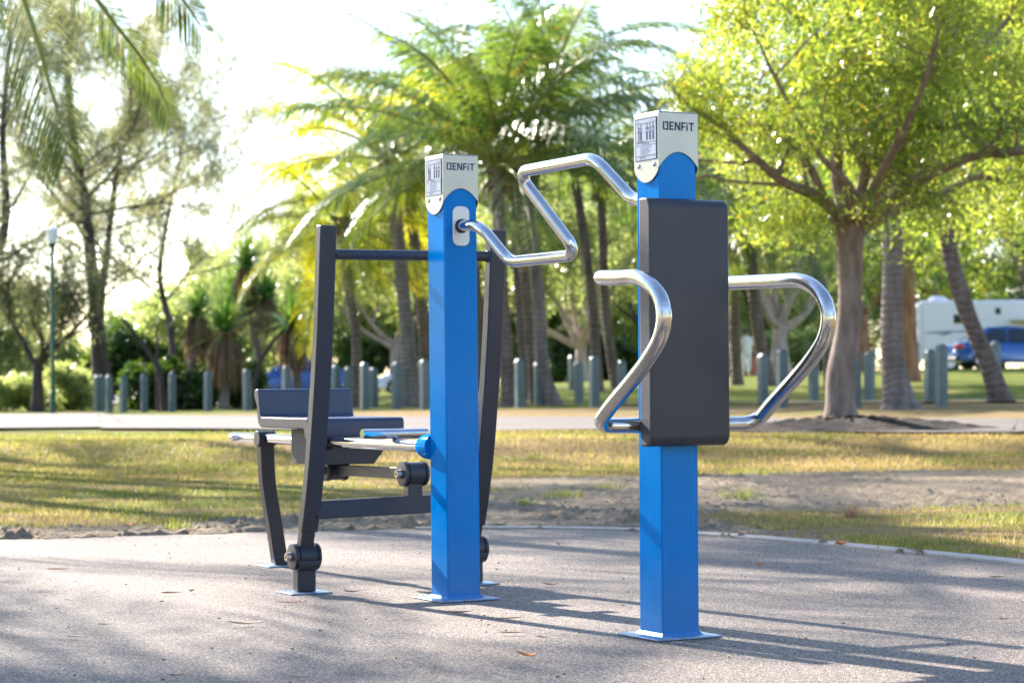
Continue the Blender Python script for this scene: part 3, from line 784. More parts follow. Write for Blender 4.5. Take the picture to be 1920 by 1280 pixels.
# concrete edging flush strip along the edge
mb = MB(); b0 = 0
rows = []
for i in range(len(EX)):
    a = Vector((EX[max(0, i - 1)], EY[max(0, i - 1)], 0)); b = Vector((EX[min(len(EX) - 1, i + 1)], EY[min(len(EX) - 1, i + 1)], 0)); t = (b - a).normalized(); nr = Vector((-t.y, t.x, 0))
    p = Vector((EX[i], EY[i], 0)); w = 0.012 + 0.085 / (1 + math.exp(-(EX[i] - 0.2) * 3)); rows.append((p + Z * 0.010 - nr * 0.002, p + nr * w + Z * 0.014, p + nr * (w + 0.004) - Z * 0.08, p - Z * 0.08 - nr * 0.002))
rows = [r for r in rows if r[0].x > -0.6]
for r in rows: mb.v += list(r)
for i in range(len(rows) - 1):
    for k in range(4): mb.addf([i * 4 + k, i * 4 + (k + 1) % 4, i * 4 + 4 + (k + 1) % 4, i * 4 + 4 + k])
struct(mb.build('kerb', M['kerb'], smooth=False))

# the road across the park, draped on the ground
def y_to_d(px, py, d0=18.0, d1=75.0):
    ds = np.linspace(d0, d1, 600); x = (px - 960) / F * ds; z = H_arr(x, ds)
    yy = np.array([proj(Vector((a, b, c)))[1] for a, b, c in zip(x, ds, z)])
    k = np.where(yy <= py)[0]; return float(ds[k[0]]) if len(k) else d1
def proj(p):
    v = p - CAM; z = v.dot(_f); return 960 + F * v.dot(_r) / z, 640 - F * v.dot(_u) / z
def ribbon(name, near, far, mat, lift=0.035, n=120, m=14):
    A = bez([Vector(p) for p in near], n); B = bez([Vector(p) for p in far], n); k = min(len(A), len(B)); V = []; Fc = []
    for i in range(k):
        for j in range(m + 1):
            p = A[i].lerp(B[i], j / m); V.append((p.x, p.y))
    V = np.array(V); zz = H_arr(V[:, 0], V[:, 1]) + lift
    for i in range(k - 1):
        for j in range(m):
            q = i * (m + 1) + j; Fc.append((q, q + m + 1, q + m + 2, q + 1))
    me = bpy.data.meshes.new(name); me.from_pydata([(a, b, c) for (a, b), c in zip(V.tolist(), zz.tolist())], [], Fc); me.materials.append(mat)
    me.polygons.foreach_set('use_smooth', [True] * len(me.polygons))
    o = bpy.data.objects.new(name, me); COL.objects.link(o); return struct(o)
def xy(px, d): return ((px - 960) / F * d, d, 0)
RX = [-100, 200, 480, 720, 960, 1160, 1350, 1600, 1900, 2050]
RN = [y_to_d(a, b) for a, b in zip(RX, [804, 805, 806, 807, 808, 808, 809, 811, 812, 813])]
RF = [y_to_d(a, b) for a, b in zip(RX, [779, 780, 781, 782, 783, 784, 785, 787, 787, 787])]
RF = [max(f, n + 2.0) for n, f in zip(RN, RF)]
RN = list(np.polyval(np.polyfit(np.array(RX) / 1000, RN, 3), np.array(RX) / 1000)); RF = list(np.polyval(np.polyfit(np.array(RX) / 1000, RF, 3), np.array(RX) / 1000)); pass
ribbon('road', [(-40, RN[0] + 4, 0)] + [xy(a, d) for a, d in zip(RX, RN)] + [(14, 20, 0)], [(-40, RF[0] + 6, 0)] + [xy(a, d) for a, d in zip(RX, RF)] + [(16, 24, 0)], M['road'], lift=0.018)
ribbon('footpath', [xy(1150, 45.2), xy(1500, 41.5), xy(1950, 40.0)], [xy(1150, 46.8), xy(1500, 43.0), xy(1950, 41.5)], M['road'], lift=0.014, n=60, m=4)
ribbon('car_park', [(-40, 72, 0), xy(200, 68), xy(480, 62), xy(700, 60)], [(-40, 112, 0), xy(200, 106), xy(480, 100), xy(700, 98)], M['road'], n=60)
# pale beach and sea far on the left
me = MB().quad((-260, 118, 0.16), (-14, 118, 0.16), (-30, 240, 0.2), (-500, 240, 0.2)); struct(me.build('beach', M['beach'], smooth=False))
me = MB().quad((-900, 230, 0.24), (-20, 230, 0.24), (-60, 1500, 0.3), (-2500, 1500, 0.3)); struct(me.build('sea', M['water'], smooth=False))

# ------------------------------------------------------------ grass blades
def in_road(x, y):
    ang = x / y * F + 960
    near = np.interp(ang, RX, RN); far = np.interp(ang, RX, RF)
    return (y > near - 0.05) & (y < far + 0.05)
def blades(name, n, mat, seed, lo, hi, keep, w, hgt, ymax):
    rg = np.random.default_rng(seed)
    y = lo + (hi - lo) * rg.random(n) ** 1.35; x = (rg.random(n) * 2 - 1) * (y * 0.24 + 0.5)
    d = edge_dist(x, y); s = sand_amount(x, y)
    nz = np.array([noise.noise(Vector((a * 0.9, b * 1.6, seed))) for a, b in zip(x, y)])
    k = (d > 0.05) & keep(x, y, s, nz, rg) & ~in_road(x, y)
    x, y, s, nz = x[k], y[k], s[k], nz[k]; m = len(x)
    z = H_arr(x, y) - 0.012
    a = rg.random(m) * 2 * PI; ln = hgt * (0.55 + 0.9 * rg.random(m)) * (1.0 + 0.8 * np.clip(nz, 0, 1)); wd = w * (0.7 + 0.6 * rg.random(m)) * (1 + y / 22)
    tilt = 0.25 + 0.9 * rg.random(m); ca, sa = np.cos(a), np.sin(a)
    base = np.stack([x, y, z], 1)
    side = np.stack([-sa, ca, np.zeros(m)], 1) * wd[:, None]
    tip = base + np.stack([ca * np.sin(tilt), sa * np.sin(tilt), np.cos(tilt)], 1) * ln[:, None]
    V = np.empty((m, 3, 3)); V[:, 0] = base - side; V[:, 1] = base + side; V[:, 2] = tip
    o = mesh_np(name, V.reshape(-1, 3), 3, mat); o['kind'] = 'stuff'; return o
g1 = blades('grass', 230000, M['grass'], 3, 9.2, 32, lambda x, y, s, nz, rg: (nz * 1.4 - 0.07 * x + 0.35 * (rg.random(len(x)) - 0.5) > 0.14) & (s < 0.42 + 0.5 * nz), 0.0028, 0.032, 30)
tag(g1, 'short green grass on the lawn behind the pavement', 'grass')
g2 = blades('dry_grass', 260000, M['grass_dry'], 9, 9.2, 30, lambda x, y, s, nz, rg: (s + 0.5 * (rg.random(len(x)) - 0.5) < 0.55), 0.0026, 0.027, 30)
tag(g2, 'short straw coloured grass mixed into the lawn', 'grass')

rg = np.random.default_rng(77); V = []
for px, py, nb_, r_, hh in ((1385, 940, 70, .16, .07), (1270, 905, 60, .22, .06), (1140, 925, 40, .14, .05), (1052, 935, 60, .16, .06), (985, 945, 40, .12, .05), (1440, 905, 60, .3, .05), (330, 985, 40, .10, .06), (262, 955, 40, .16, .06), (590, 950, 40, .2, .05), (1530, 985, 50, .25, .05), (1020, 890, 60, .3, .05)):
    d_ = CAMZ * F / (py - 717); c = at(px, py, d_)
    for k in range(nb_ * 2):
        a = rg.random() * 2 * PI; q = r_ * rg.random() ** .7; x = c.x + q * math.cos(a); y = c.y + q * 1.6 * math.sin(a); z = H(x, y) - .005
        a2 = rg.random() * 2 * PI; l = hh * (.5 + rg.random()); w_ = .0035
        b_ = Vector((x, y, z)); sd_ = Vector((-math.sin(a2), math.cos(a2), 0)) * w_; tp_ = b_ + Vector((math.cos(a2) * .5, math.sin(a2) * .5, .85)) * l
        V += [tuple(b_ - sd_), tuple(b_ + sd_), tuple(tp_)]
tag(mesh_np('grass_tufts', np.array(V), 3, M['grass']), 'loose green grass tufts coming up through the bare sandy strip', 'grass', kind='stuff')
c = at(1597, 978, 12.9); c.z = H(c.x, c.y); root = empty('dead_tuft', c, 'small dead brown tuft standing on the bare sand right of the posts', 'dead plant'); V = []
for k in range(80):
    a2 = rg.random() * 2 * PI; l = .03 + .09 * rg.random() ** 2; q = .055 * rg.random(); b_ = Vector((q * math.cos(a2), q * math.sin(a2), 0)); sd_ = Vector((-math.sin(a2), math.cos(a2), 0)) * .004
    tp_ = b_ + Vector((math.cos(a2) * .55 * rg.random(), math.sin(a2) * .55 * rg.random(), .9)) * l; V += [tuple(b_ - sd_), tuple(b_ + sd_), tuple(tp_)]
mesh_np('dead_leaves', np.array(V), 3, M['thatch'], root)

# ------------------------------------------------------------ fallen leaves on the pavement
def fallen(px, py, ln, wd, rz, curl, mat, label):
    d = CAMZ * F / (py - (717.5 - (px - 960) * 0.007)); p = at(px, py, d)
    m = MB(); n = 12; b0 = 0
    gp = H(p.x, p.y) if edge_dist(np.array([p.x]), np.array([p.y]))[0] > 0 else 0.0
    for i in range(n + 1):
        t = i / n; w = wd * math.sin(PI * min(1, t * 0.96 + 0.02)) ** 0.8 * (1 - 0.3 * t)
        x = (t - 0.5) * ln; zc = 0.004 + curl * (2 * t - 1) ** 2; yb = curl * 0.8 * math.sin(t * PI)
        m.v += [Vector((x, yb - w, zc + w * 0.5)), Vector((x, yb, zc)), Vector((x, yb + w, zc + w * 0.7))]
    for i in range(n):
        for k in range(2): m.addf([i * 3 + k, i * 3 + 3 + k, i * 3 + 4 + k, i * 3 + 1 + k])
    o = m.build('fallen_leaf', mat); o.location = (p.x, p.y, gp + 0.004); o.rotation_euler = (0.1, 0, rz)
    sol = o.modifiers.new('thick', 'SOLIDIFY'); sol.thickness = 0.0008
    tag(o, label, 'leaf', 'fallen leaves on the ground'); return o
FL = [(460, 1174, .13, .009, .1, .014, 'leaf_pale', 'longest curved tan leaf on the pavement left of the posts'),
      (988, 1236, .075, .010, -.4, .02, 'leaf_orange', 'curled orange brown leaf on pavement at the bottom between the posts'),
      (960, 1190, .085, .006, .05, .004, 'leaf_litter', 'thin brown leaf lying between the two blue posts, below the twig'),
      (955, 1163, .10, .004, .25, .006, 'leaf_litter', 'thin twig like leaf between the blue posts on the pavement'),
      (862, 1152, .09, .007, .1, .008, 'leaf_litter', 'dark brown leaf just under the base plate of the farther post'),
      (108, 1070, .10, .008, .15, .004, 'leaf_litter', 'brown leaf near the photo\'s left edge beside the upper shadow'),
      (320, 1115, .075, .009, .2, .004, 'leaf_litter', 'flat reddish brown leaf left of the machine base plate'),
      (360, 1112, .028, .010, .9, .008, 'leaf_orange', 'small orange leaf scrap left of the machine base plate'),
      (543, 1132, .11, .005, -.05, .002, 'leaf_litter', 'slender brown leaf in front of the front machine base plate'),
      (662, 1113, .08, .007, .3, .010, 'leaf_litter', 'brown leaf in the frame shadow right of the machine base plate'),
      (1035, 1100, .075, .006, .05, .012, 'leaf_litter', 'dark curled leaf halfway between the two blue posts'),
      (1020, 1199, .045, .008, .1, .006, 'leaf_pale', 'small yellowish leaf left of the nearer post base'),
      (198, 1174, .06, .007, .1, .003, 'leaf_pale', 'faded pink white leaf on the left pavement, upper of two pale ones'),
      (142, 1197, .075, .006, -.2, .003, 'leaf_pale', 'faded white leaf on the left pavement, lower of two pale ones'),
      (1426, 1062, .04, .012, .1, .008, 'leaf_orange', 'small orange leaf on pavement right of the nearer post'),
      (1460, 1065, .06, .006, .0, .003, 'leaf_pale', 'thin pale leaf right beside the small orange one'),
      (1884, 1165, .045, .006, .2, .008, 'leaf_litter', 'brown leaf near the photo\'s right edge on sunny pavement'),
      (330, 1271, .05, .005, .0, .006, 'leaf_litter', 'dark leaf at the bottom edge left of the centre'),
      (560, 1273, .06, .007, .1, .006, 'leaf_pale', 'pale leaf at the bottom edge left of the farther post'),
      (1579, 1024, .075, .020, .4, .022, 'leaf_orange', 'bright orange leaf standing on the kerb at the lawn edge'),
      (1048, 1023, .03, .010, .0, .006, 'leaf_orange', 'tiny orange leaf on far pavement between the posts'),
      (240, 988, .05, .018, .3, .012, 'leaf_orange', 'orange leaf on the bare soil left of the machine'),
      (1870, 1085, .06, .006, .1, .004, 'leaf_litter', 'thin dark leaf just inside the kerb on the right')]
for a in FL: fallen(a[0], a[1], a[2], a[3], a[4], a[5], M[a[6]], a[7])
# bark chips and clods on the bare soil: loose litter no one could count
rg = np.random.default_rng(5); mb = MB()
for k in range(1500):
    y = 10.4 + 4.6 * rg.random(); x = (rg.random() * 2 - 1) * y * 0.23
    dd = edge_dist(np.array([x]), np.array([y]))[0]
    if dd < 0.1 or sand_amount(np.array([x]), np.array([y]))[0] < 0.5: continue
    s = 0.004 + 0.009 * rg.random() ** 2; a = rg.random() * PI; c = Vector((x, y, H(x, y) + 0.004 + s * 0.4))
    ax = Vector((math.cos(a), math.sin(a), 0)); ay = Vector((-math.sin(a), math.cos(a), 0.2)).normalized()
    mb.box(c, (s * 2.2, s, s * 0.7), (ax, ay, ax.cross(ay)))
tag(mb.build('soil_litter', princ('soil_crumbs', (0.26, 0.20, 0.15), 0.95, var=0.5, vscale=6), smooth=False), 'loose bark chips and soil crumbs on the bare sandy strip', 'litter', kind='stuff')
mb = MB()
for k in range(240):
    y = 4.9 + 7 * rg.random() ** 0.8; x = (rg.random() * 2 - 1) * y * 0.23
    if edge_dist(np.array([x]), np.array([y]))[0] > -0.03: continue
    s = 0.0012 + 0.002 * rg.random(); a = rg.random() * PI; ax = Vector((math.cos(a), math.sin(a), 0)); ay = Vector((-math.sin(a), math.cos(a), 0))
    mb.box(Vector((x, y, s * 0.5)), (s * (1.5 + 3 * rg.random()), s, s), (ax, ay, Z))
tag(mb.build('pavement_grit', M['mulch'], smooth=False), 'dark grit specks scattered over the pavement', 'grit', kind='stuff')

# ------------------------------------------------------------ bollards
def make_bollard():
    root = empty('bollard', (0, 0, 0), 'x', 'bollard', 'grey green bollards round the car park')
    w = 0.08
    mb = MB(); mb.box((0, 0, 0.415), (2 * w, 2 * w, 0.97)); mb.build('post', M['bollard'], root, bevel=0.018, bseg=2, local=True)
    mb = MB(); b = len(mb.v)
    for x, y in ((-w, -w), (w, -w), (w, w), (-w, w)): mb.v.append(Vector((x * 0.97, y * 0.97, 0.9)))
    for x, y in ((-w, -w), (w, -w), (w, w), (-w, w)): mb.v.append(Vector((x * 0.55, y * 0.55, 0.955)))
    for k in range(4): mb.addf([k, (k + 1) % 4, 4 + (k + 1) % 4, 4 + k])
    mb.addf([4, 5, 6, 7]); mb.build('chamfered_top', M['bollard'], root, bevel=0.008, local=True); return root
BL = [(183, 60, 'half hidden dark bollard at the extreme left end of the row', 1.0), (191, 60, 'bright edged bollard at the left end, in front of a dark half hidden one', 1),
      (205, 59, 'second clear bollard from the left end, close beside the first', 1), (231, 58, 'slim darker bollard, third from the left end of the row', .95),
      (270, 57.5, 'bollard in front of the hedge, fourth from the left end', 1), (323, 55.5, 'bollard in front of the hedge, fifth from the left end', 1),
      (389, 54.5, 'bollard left of the brown pandanus skirts, sixth from the left', 1), (463, 53, 'bollard just left of the sky tinted seat', 1.03),
      (536, 50, 'bollard in front of the left blue car, above the seat', 1), (629, 50, 'bollard just right of the front machine upright', 1),
      (654, 50, 'slim greenish bollard right of the sky tinted seat back', .95), (683, 46.5, 'broad bollard left of the white car', 1), (700, 50, 'narrow bollard at the nose of the white car', .92),
      (743, 46.5, 'broad bollard covering the middle of the white car', 1), (753, 50, 'narrow bollard tucked behind a broad one by the white car', .9),
      (796, 44.5, 'bollard touching the left side of the farther blue post', 1.02), (974, 44.5, 'bollard beside the thick dark palm base', 1), (1009, 48, 'bollard between two palm trunks behind the hand crank', .95),
      (1072, 60, 'distant bollard close to the pale limbed tree', .95), (1085, 48.5, 'slim bollard left of the broad bollard at mid photo', .95), (1114, 43.5, 'broad bollard left of the lower arm rail bend', 1.02),
      (1165, 48, 'slim bollard seen through the near arm rail', .95), (1430, 44, 'slim bollard right of the back pad', 1), (1466, 38.5, 'broad bollard right of the back pad', 1.03),
      (1525, 44, 'slim bollard behind the far arm rail', .92), (1603, 38, 'broad bollard touching the right side of the big tree trunk', 1.03), (1629, 43.5, 'slim bollard right of the big tree trunk', 1),
      (1717, 70, 'distant pale bollard at the left foot of the camper', .95), (1742, 42, 'dark bollard partly behind the broad one by the blue sedan', 1.02), (1764, 37.5, 'broad bollard in front of the camper and the rear of the blue sedan', 1.07),
      (1859, 41.5, 'bollard beside the foot of the leaning palm', .98), (1867, 47, 'taller grey bollard behind the one at the leaning palm', 1.25)]
bol = make_bollard(); rb = random.Random(4)
for i, (px, d, lab, hs) in enumerate(BL):
    d = d + 0.0
    x = (px - 960) / F * d; loc = (x, d, H(x, d) - 0.02)
    if i == 0: bol.location = loc; bol['label'] = lab; bol.rotation_euler = (0, 0, 0.9)
    else:
        o = copy_thing(bol, loc, 0.55 + rb.uniform(-.25, .25), (1, 1, hs), lab)
        o.rotation_euler = (rb.uniform(-.012, .012), rb.uniform(-.012, .012), o.rotation_euler[2])

# ------------------------------------------------------------ street lamp
lx = at(99, 770, 56); lz = H(lx.x, lx.y)
lamp = empty('street_lamp', (lx.x, lx.y, lz), 'tall dark green lamp post with white lantern on the left', 'street lamp')
mb = MB(); mb.tube([(lx.x, lx.y, lz - 0.1), (lx.x, lx.y, lz + 0.5), (lx.x, lx.y, lz + 0.52), (lx.x, lx.y, lz + 4.1)], [0.075, 0.075, 0.055, 0.045], 16); mb.build('pole', M['lamp_green'], lamp)
mb = MB(); mb.lathe([(0.05, 4.05), (0.09, 4.12), (0.10, 4.16)], (lx.x, lx.y, lz), Z, 20); mb.build('collar', M['trim'], lamp)
mb = MB(); mb.lathe([(0.105, 4.16), (0.145, 4.40), (0.150, 4.46)], (lx.x, lx.y, lz), Z, 20); mb.build('lantern', M['lamp_white'], lamp)
mb = MB(); mb.lathe([(0.165, 4.46), (0.16, 4.49), (0.05, 4.55), (0.02, 4.60)], (lx.x, lx.y, lz), Z, 20); mb.build('cap', M['lamp_white'], lamp)

# ------------------------------------------------------------ trees
def trunk_tube(mb, pts, r0, r1, n=10, flare=0.0, wob=0.0, seg=18, rs=None):
    P = bez(pts, seg) if len(pts) > 2 else [Vector(pts[0]), Vector(pts[0]).lerp(Vector(pts[1]), .5), Vector(pts[1])]
    m = len(P); rad = []
    for i in range(m):
        t = i / (m - 1); r = r0 + (r1 - r0) * t
        if flare: r *= 1 + flare * math.exp(-t * m * 0.55)
        if wob: r *= 1 + wob * noise.noise(P[i] * 1.7)
        rad.append(r)
    mb.tube(P, rad, n); return P

def frond_arrays(rnd, L, elev, az, droop, npairs=46, lw=0.035, ll=0.85, org=Vector((0, 0, 0)), hang=0.5, vee=0.35):
    """one coconut frond: rib tube points and leaflet strips (two quads each)"""
    d = Vector((math.cos(az), math.sin(az), 0)); sd = Vector((-d.y, d.x, 0)); pts = []; p = org.copy(); n = 16
    tw = rnd.uniform(-.35, .35)
    for i in range(n + 1):
        pts.append(p.copy()); t = i / n
        e = elev - droop * t ** 1.35
        p = p + (d * math.cos(e) + Z * math.sin(e) + sd * tw * 0.25 * t) * (L / n)
    V = []
    for k in range(npairs):
        t = 0.14 + 0.86 * k / (npairs - 1); q = t * n; i = min(n - 1, int(q)); c = pts[i].lerp(pts[i + 1], q - i)
        tg = (pts[i + 1] - pts[i]).normalized(); up = sd.cross(tg); up = up if up.z > 0 else -up
        s2 = (sd * math.cos(tw * t) + up * math.sin(tw * t)).normalized(); u2 = s2.cross(tg); u2 = u2 if u2.dot(up) > 0 else -u2
        length = ll * (0.30 + 1.0 * math.sin(PI * min(1, t * 0.90 + 0.08)) ** 0.7) * rnd.uniform(.85, 1.1) * (L / 4.0) * 0.8
        fwd = 0.45 + 0.85 * t
        for sg in (-1, 1):
            if rnd.random() < 0.04: continue
            dr = (s2 * sg + tg * (fwd + rnd.uniform(-.12, .12)) + u2 * (vee + rnd.uniform(-.15, .15))).normalized()
            d2 = (dr - Z * (hang + rnd.uniform(-.15, .25))).normalized(); d3 = (d2 - Z * (hang * 1.5 + rnd.uniform(0, .3))).normalized()
            w = lw * rnd.uniform(.8, 1.2) * (0.6 + 0.6 * math.sin(PI * t)); wv = tg * w
            a = c; b = a + dr * length * .4; e = b + d2 * length * .35; f = e + d3 * length * .25
            V += [a - wv * .4, a + wv * .4, b + wv, b - wv, b - wv, b + wv, e + wv * .7, e - wv * .7, e - wv * .7, e + wv * .7, f + wv * .08, f - wv * .08]
    return pts, V

def make_palm(name_group, label, tp, r0, r1, flare, crown, seed, bark_m, leaf_m, world_root, nfr=22, L=4.2, trunk_n=12, elevs=(-0.9, 1.35), ll=1.2, lw=0.018, npairs=58, azs=None, coco=True):
    rnd = random.Random(seed); root = empty('palm_tree', world_root, label, 'palm tree', name_group)
    mb = MB(); P = trunk_tube(mb, tp, r0, r1, trunk_n, flare, 0.10, 26); mb.build('trunk', bark_m, root)
    top = P[-1]; rb_ = MB(); V = []
    for i in range(nfr):
        t = i / max(1, nfr - 1)
        az = i * 2.39996 + rnd.uniform(-.3, .3) if azs is None else azs[i % len(azs)] + rnd.uniform(-.12, .12)
        el = elevs[0] + (elevs[1] - elevs[0]) * t + rnd.uniform(-.12, .12)
        Lf = L * rnd.uniform(.85, 1.1) * (0.82 if el > 1.0 else 1)
        dr = rnd.uniform(.85, 1.3) * (0.9 if el > .9 else 1.05) * (0.55 if el < -0.3 else 1)
        pts, v = frond_arrays(rnd, Lf, el, az, dr, npairs, lw, ll, top + Vector((math.cos(az), math.sin(az), 0)) * 0.08, hang=rnd.uniform(.45, .85))
        V += v; rb_.tube(pts, [0.036 * (1 - q / (len(pts) - 1)) ** 0.7 * (L / 4) + 0.006 for q in range(len(pts))], 6)
    off = Vector(world_root)
    V = np.array([tuple(q - off) for q in V], np.float32)
    cr = mesh_np('crown', V, 4, leaf_m, root)
    rb_.build('frond_ribs', M['rachis'], root)
    hk = MB()
    for k in range(26):
        a = rnd.uniform(0, 2 * PI); z0 = rnd.uniform(-.5, .25); r = r1 * 1.2
        p0 = top + Vector((math.cos(a) * r, math.sin(a) * r, z0)); p1 = p0 + Vector((math.cos(a) * .14, math.sin(a) * .14, rnd.uniform(-.35, .25)))
        hk.tube([p0 - Vector((math.cos(a), math.sin(a), 0)) * .06, p0, p1], [0.05, 0.06, 0.012], 5)
    hk.build('crown_fibre', M['husk'], root)
    return root

def leaf_cloud(name, cent, rad, n, ln, wd, mat, root, seed, droop=0.3, flat=1.0, per=None):
    """n small pointed leaves gathered in clumps round the given centres"""
    rg = np.random.default_rng(seed); cent = np.array([tuple(c) for c in cent], float); rad = np.asarray(rad, float)
    if rad.ndim == 0: rad = np.full(len(cent), float(rad))
    w = rad ** 2; idx = rg.choice(len(cent), n, p=w / w.sum())
    g = rg.normal(size=(n, 3)); g /= np.linalg.norm(g, axis=1)[:, None]; rr = rg.random(n) ** 0.5
    pos = cent[idx] + g * (rad[idx] * rr)[:, None] * np.array([1, 1, flat])
    a = rg.normal(size=(n, 3)); a[:, 2] -= droop; a /= np.linalg.norm(a, axis=1)[:, None]
    b = rg.normal(size=(n, 3)); b -= (b * a).sum(1)[:, None] * a; b /= np.linalg.norm(b, axis=1)[:, None]
    L_ = ln * (0.6 + 0.8 * rg.random(n))[:, None]; W_ = wd * (0.7 + 0.6 * rg.random(n))[:, None]
    V = np.empty((n, 4, 3)); V[:, 0] = pos; V[:, 1] = pos + a * L_ * .45 + b * W_ * .5; V[:, 2] = pos + a * L_; V[:, 3] = pos + a * L_ * .45 - b * W_ * .5
    off = np.array([0, 0, 0.]);
    if root is not None: off = np.array(tuple(root.location))
    return mesh_np(name, (V.reshape(-1, 3) - off), 4, mat, root)

def branch_out(mb, rnd, p, d, ln, r, depth, tips, spread=0.6, up=0.15, n=7):
    """recursive boughs; collects the twig ends"""
    k = 4; pts = [p.copy()]; q = p.copy(); dd = d.copy()
    for i in range(k):
        dd = (dd + Vector((rnd.uniform(-1, 1), rnd.uniform(-1, 1), rnd.uniform(-.7, .9))) * 0.22 + Z * up * 0.3).normalized()
        q = q + dd * ln / k; pts.append(q.copy())
        if depth <= 2 and i >= 1: tips.append(q.copy())
    mb.tube(pts, [r * (1 - 0.45 * i / k) for i in range(k + 1)], n if depth > 1 else 5, cap=False)
    if depth == 0: tips.append(q); return
    for j in range(3 if depth > 1 else 2):
        ax = Vector((rnd.uniform(-1, 1), rnd.uniform(-1, 1), rnd.uniform(-.5, .8))).normalized()
        nd = (dd * (1 - spread * .5) + ax * spread).normalized()
        st = pts[-1] if j == 0 else pts[rnd.randint(2, k)]
        branch_out(mb, rnd, st, nd, ln * rnd.uniform(.62, .85), r * 0.52, depth - 1, tips, spread, up, n)

def broadleaf(base, h, crown_r, seed, label, bark_m, leaf_m, nleaf, lsize=(0.16, 0.07), group='trees behind the car park', trunk_h=0.3, r=0.2, clump=0.55, depth=3, lean=(0, 0), nb=4, extra=0, droop=.3):
    rnd = random.Random(seed); base = Vector(base); root = empty('broadleaf_tree', base, label, 'tree', group)
    mb = MB(); tips = []
    th = h * trunk_h; top = base + Vector((lean[0], lean[1], th))
    trunk_tube(mb, [base - Z * .15, base + Vector((lean[0] * .3, lean[1] * .3, th * .5)), top], r, r * .75, 10, 0.6, 0.1, 10)
    for j in range(nb):
        a = 2 * PI * j / nb + rnd.uniform(-.4, .4); e = rnd.uniform(.35, 1.1)
        d = Vector((math.cos(a) * math.cos(e), math.sin(a) * math.cos(e), math.sin(e)))
        branch_out(mb, rnd, top - Z * rnd.uniform(0, .25), d, crown_r * rnd.uniform(.5, .72), r * .5, depth, tips, .65, .25)
    mb.build('trunk', bark_m, root)
    # fill a lumpy crown volume as well
    cc = base + Z * (h * (0.66 if trunk_h > .13 else .45)) + Vector((lean[0], lean[1], 0)); more = []
    for k in range(extra):
        v = Vector((rnd.gauss(0, 1), rnd.gauss(0, 1), rnd.gauss(0, 1))).normalized() * rnd.random() ** .4
        c = cc + Vector((v.x * crown_r, v.y * crown_r, v.z * h * (.36 if trunk_h > .13 else .5)))
        if noise.noise(c * 0.45 + Vector((seed, 0, 0))) > -0.12: more.append(c)
    cs = tips + more
    leaf_cloud('crown', cs, [clump * rnd.uniform(.6, 1.3) for _ in cs], nleaf, lsize[0], lsize[1], leaf_m, root, seed, droop)
    return root

def gp(px, d, dz=0.0):
    x = (px - 960) / F * d; return Vector((x, d, H(x, d) + dz))
def ppt(px, py, d): return at(px, py, d)

# the big tree on the right: limbs follow the real tree
tb = at(1577, 800, 25.0); tb.z = H(tb.x, tb.y) + 0.04
big = empty('broadleaf_tree', tb, 'large spreading tree with brown forked trunk rising from a mulch mound', 'tree')
mb = MB(); D = 25.0
tr = [tb - Z * .2, tb + Z * 0.02, at(1576, 740, D), at(1578, 690, D), at(1592, 600, D), at(1594, 500, D), at(1592, 440, D), at(1590, 400, D)]
P = bez(tr, 42); rad = []
for p_ in P:
    z = p_.z - tb.z; r_ = np.interp(z, [-.2, 0, .25, .6, 1.0, 1.6, 2.0, 2.3, 2.6], [.30, .215, .17, .155, .138, .130, .150, .19, .15]); rad.append(float(r_) * (1 + .07 * noise.noise(p_ * 3)))
mb.tube(P, rad, 16)
limbs = [([(1582, 430, 0), (1540, 372, -.2), (1470, 342, -.6), (1420, 300, -1.0), (1375, 262, -1.3)], .085),
         ([(1590, 420, 0), (1570, 335, .2), (1568, 270, .3), (1530, 212, .4), (1480, 190, .6), (1415, 185, .9)], .085),
         ([(1595, 420, 0), (1620, 320, -.3), (1590, 250, -.6), (1562, 160, -.9), (1600, 90, -1.2), (1590, 20, -1.4)], .065),
         ([(1600, 430, 0), (1645, 360, .2), (1690, 300, .4), (1722, 238, .7), (1770, 160, 1.0), (1812, 108, 1.2), (1870, 60, 1.4)], .115),
         ([(1605, 430, 0), (1660, 385, -.3), (1700, 348, -.6), (1780, 310, -1.0), (1850, 287, -1.3), (1940, 280, -1.8)], .10),
         ([(1605, 440, 0), (1650, 410, .3), (1700, 386, .6), (1765, 365, 1.0), (1832, 332, 1.4), (1905, 348, 1.8)], .08),
         ([(1598, 420, 0), (1632, 300, .5), (1640, 210, .9), (1662, 120, 1.3), (1650, 20, 1.7)], .055),
         ([(1690, 300, .4), (1705, 243, .2), (1770, 238, -.2), (1840, 234, -.7), (1960, 228, -1.2)], .05),
         ([(1548, 380, -.2), (1510, 300, -.3), (1445, 242, -.2), (1385, 234, .1), (1310, 240, .4)], .05),
         ([(1585, 430, 0), (1600, 360, -.9), (1545, 300, -1.8), (1500, 230, -2.4), (1440, 120, -2.9)], .05),
         ([(1600, 430, 0), (1640, 330, 1.2), (1600, 230, 2.2), (1540, 110, 2.8), (1480, 20, 3.2)], .06),
         ([(1600, 430, 0), (1655, 320, -1.2), (1720, 190, -2.2), (1760, 60, -2.8)], .06)]
tips = []; rnd = random.Random(11)
for pl, r0 in limbs:
    W_ = [at(a, b, D + c) for a, b, c in pl]; PP = trunk_tube(mb, W_, r0, r0 * .35, 8, 0, .12, 20)
    for i in range(len(PP) // 3, len(PP), 2):
        dv = Vector((rnd.uniform(-1, 1), rnd.uniform(-1, 1), rnd.uniform(-.3, 1))).normalized()
        branch_out(mb, rnd, PP[i], dv, rnd.uniform(.55, .95), r0 * .28, 1, tips, .7, .2, 5)
    branch_out(mb, rnd, PP[-1], (PP[-1] - PP[-3]).normalized(), .5, r0 * .33, 2, tips, .6, .2, 5)
mb.build('trunk', M['bark_brown'], big)
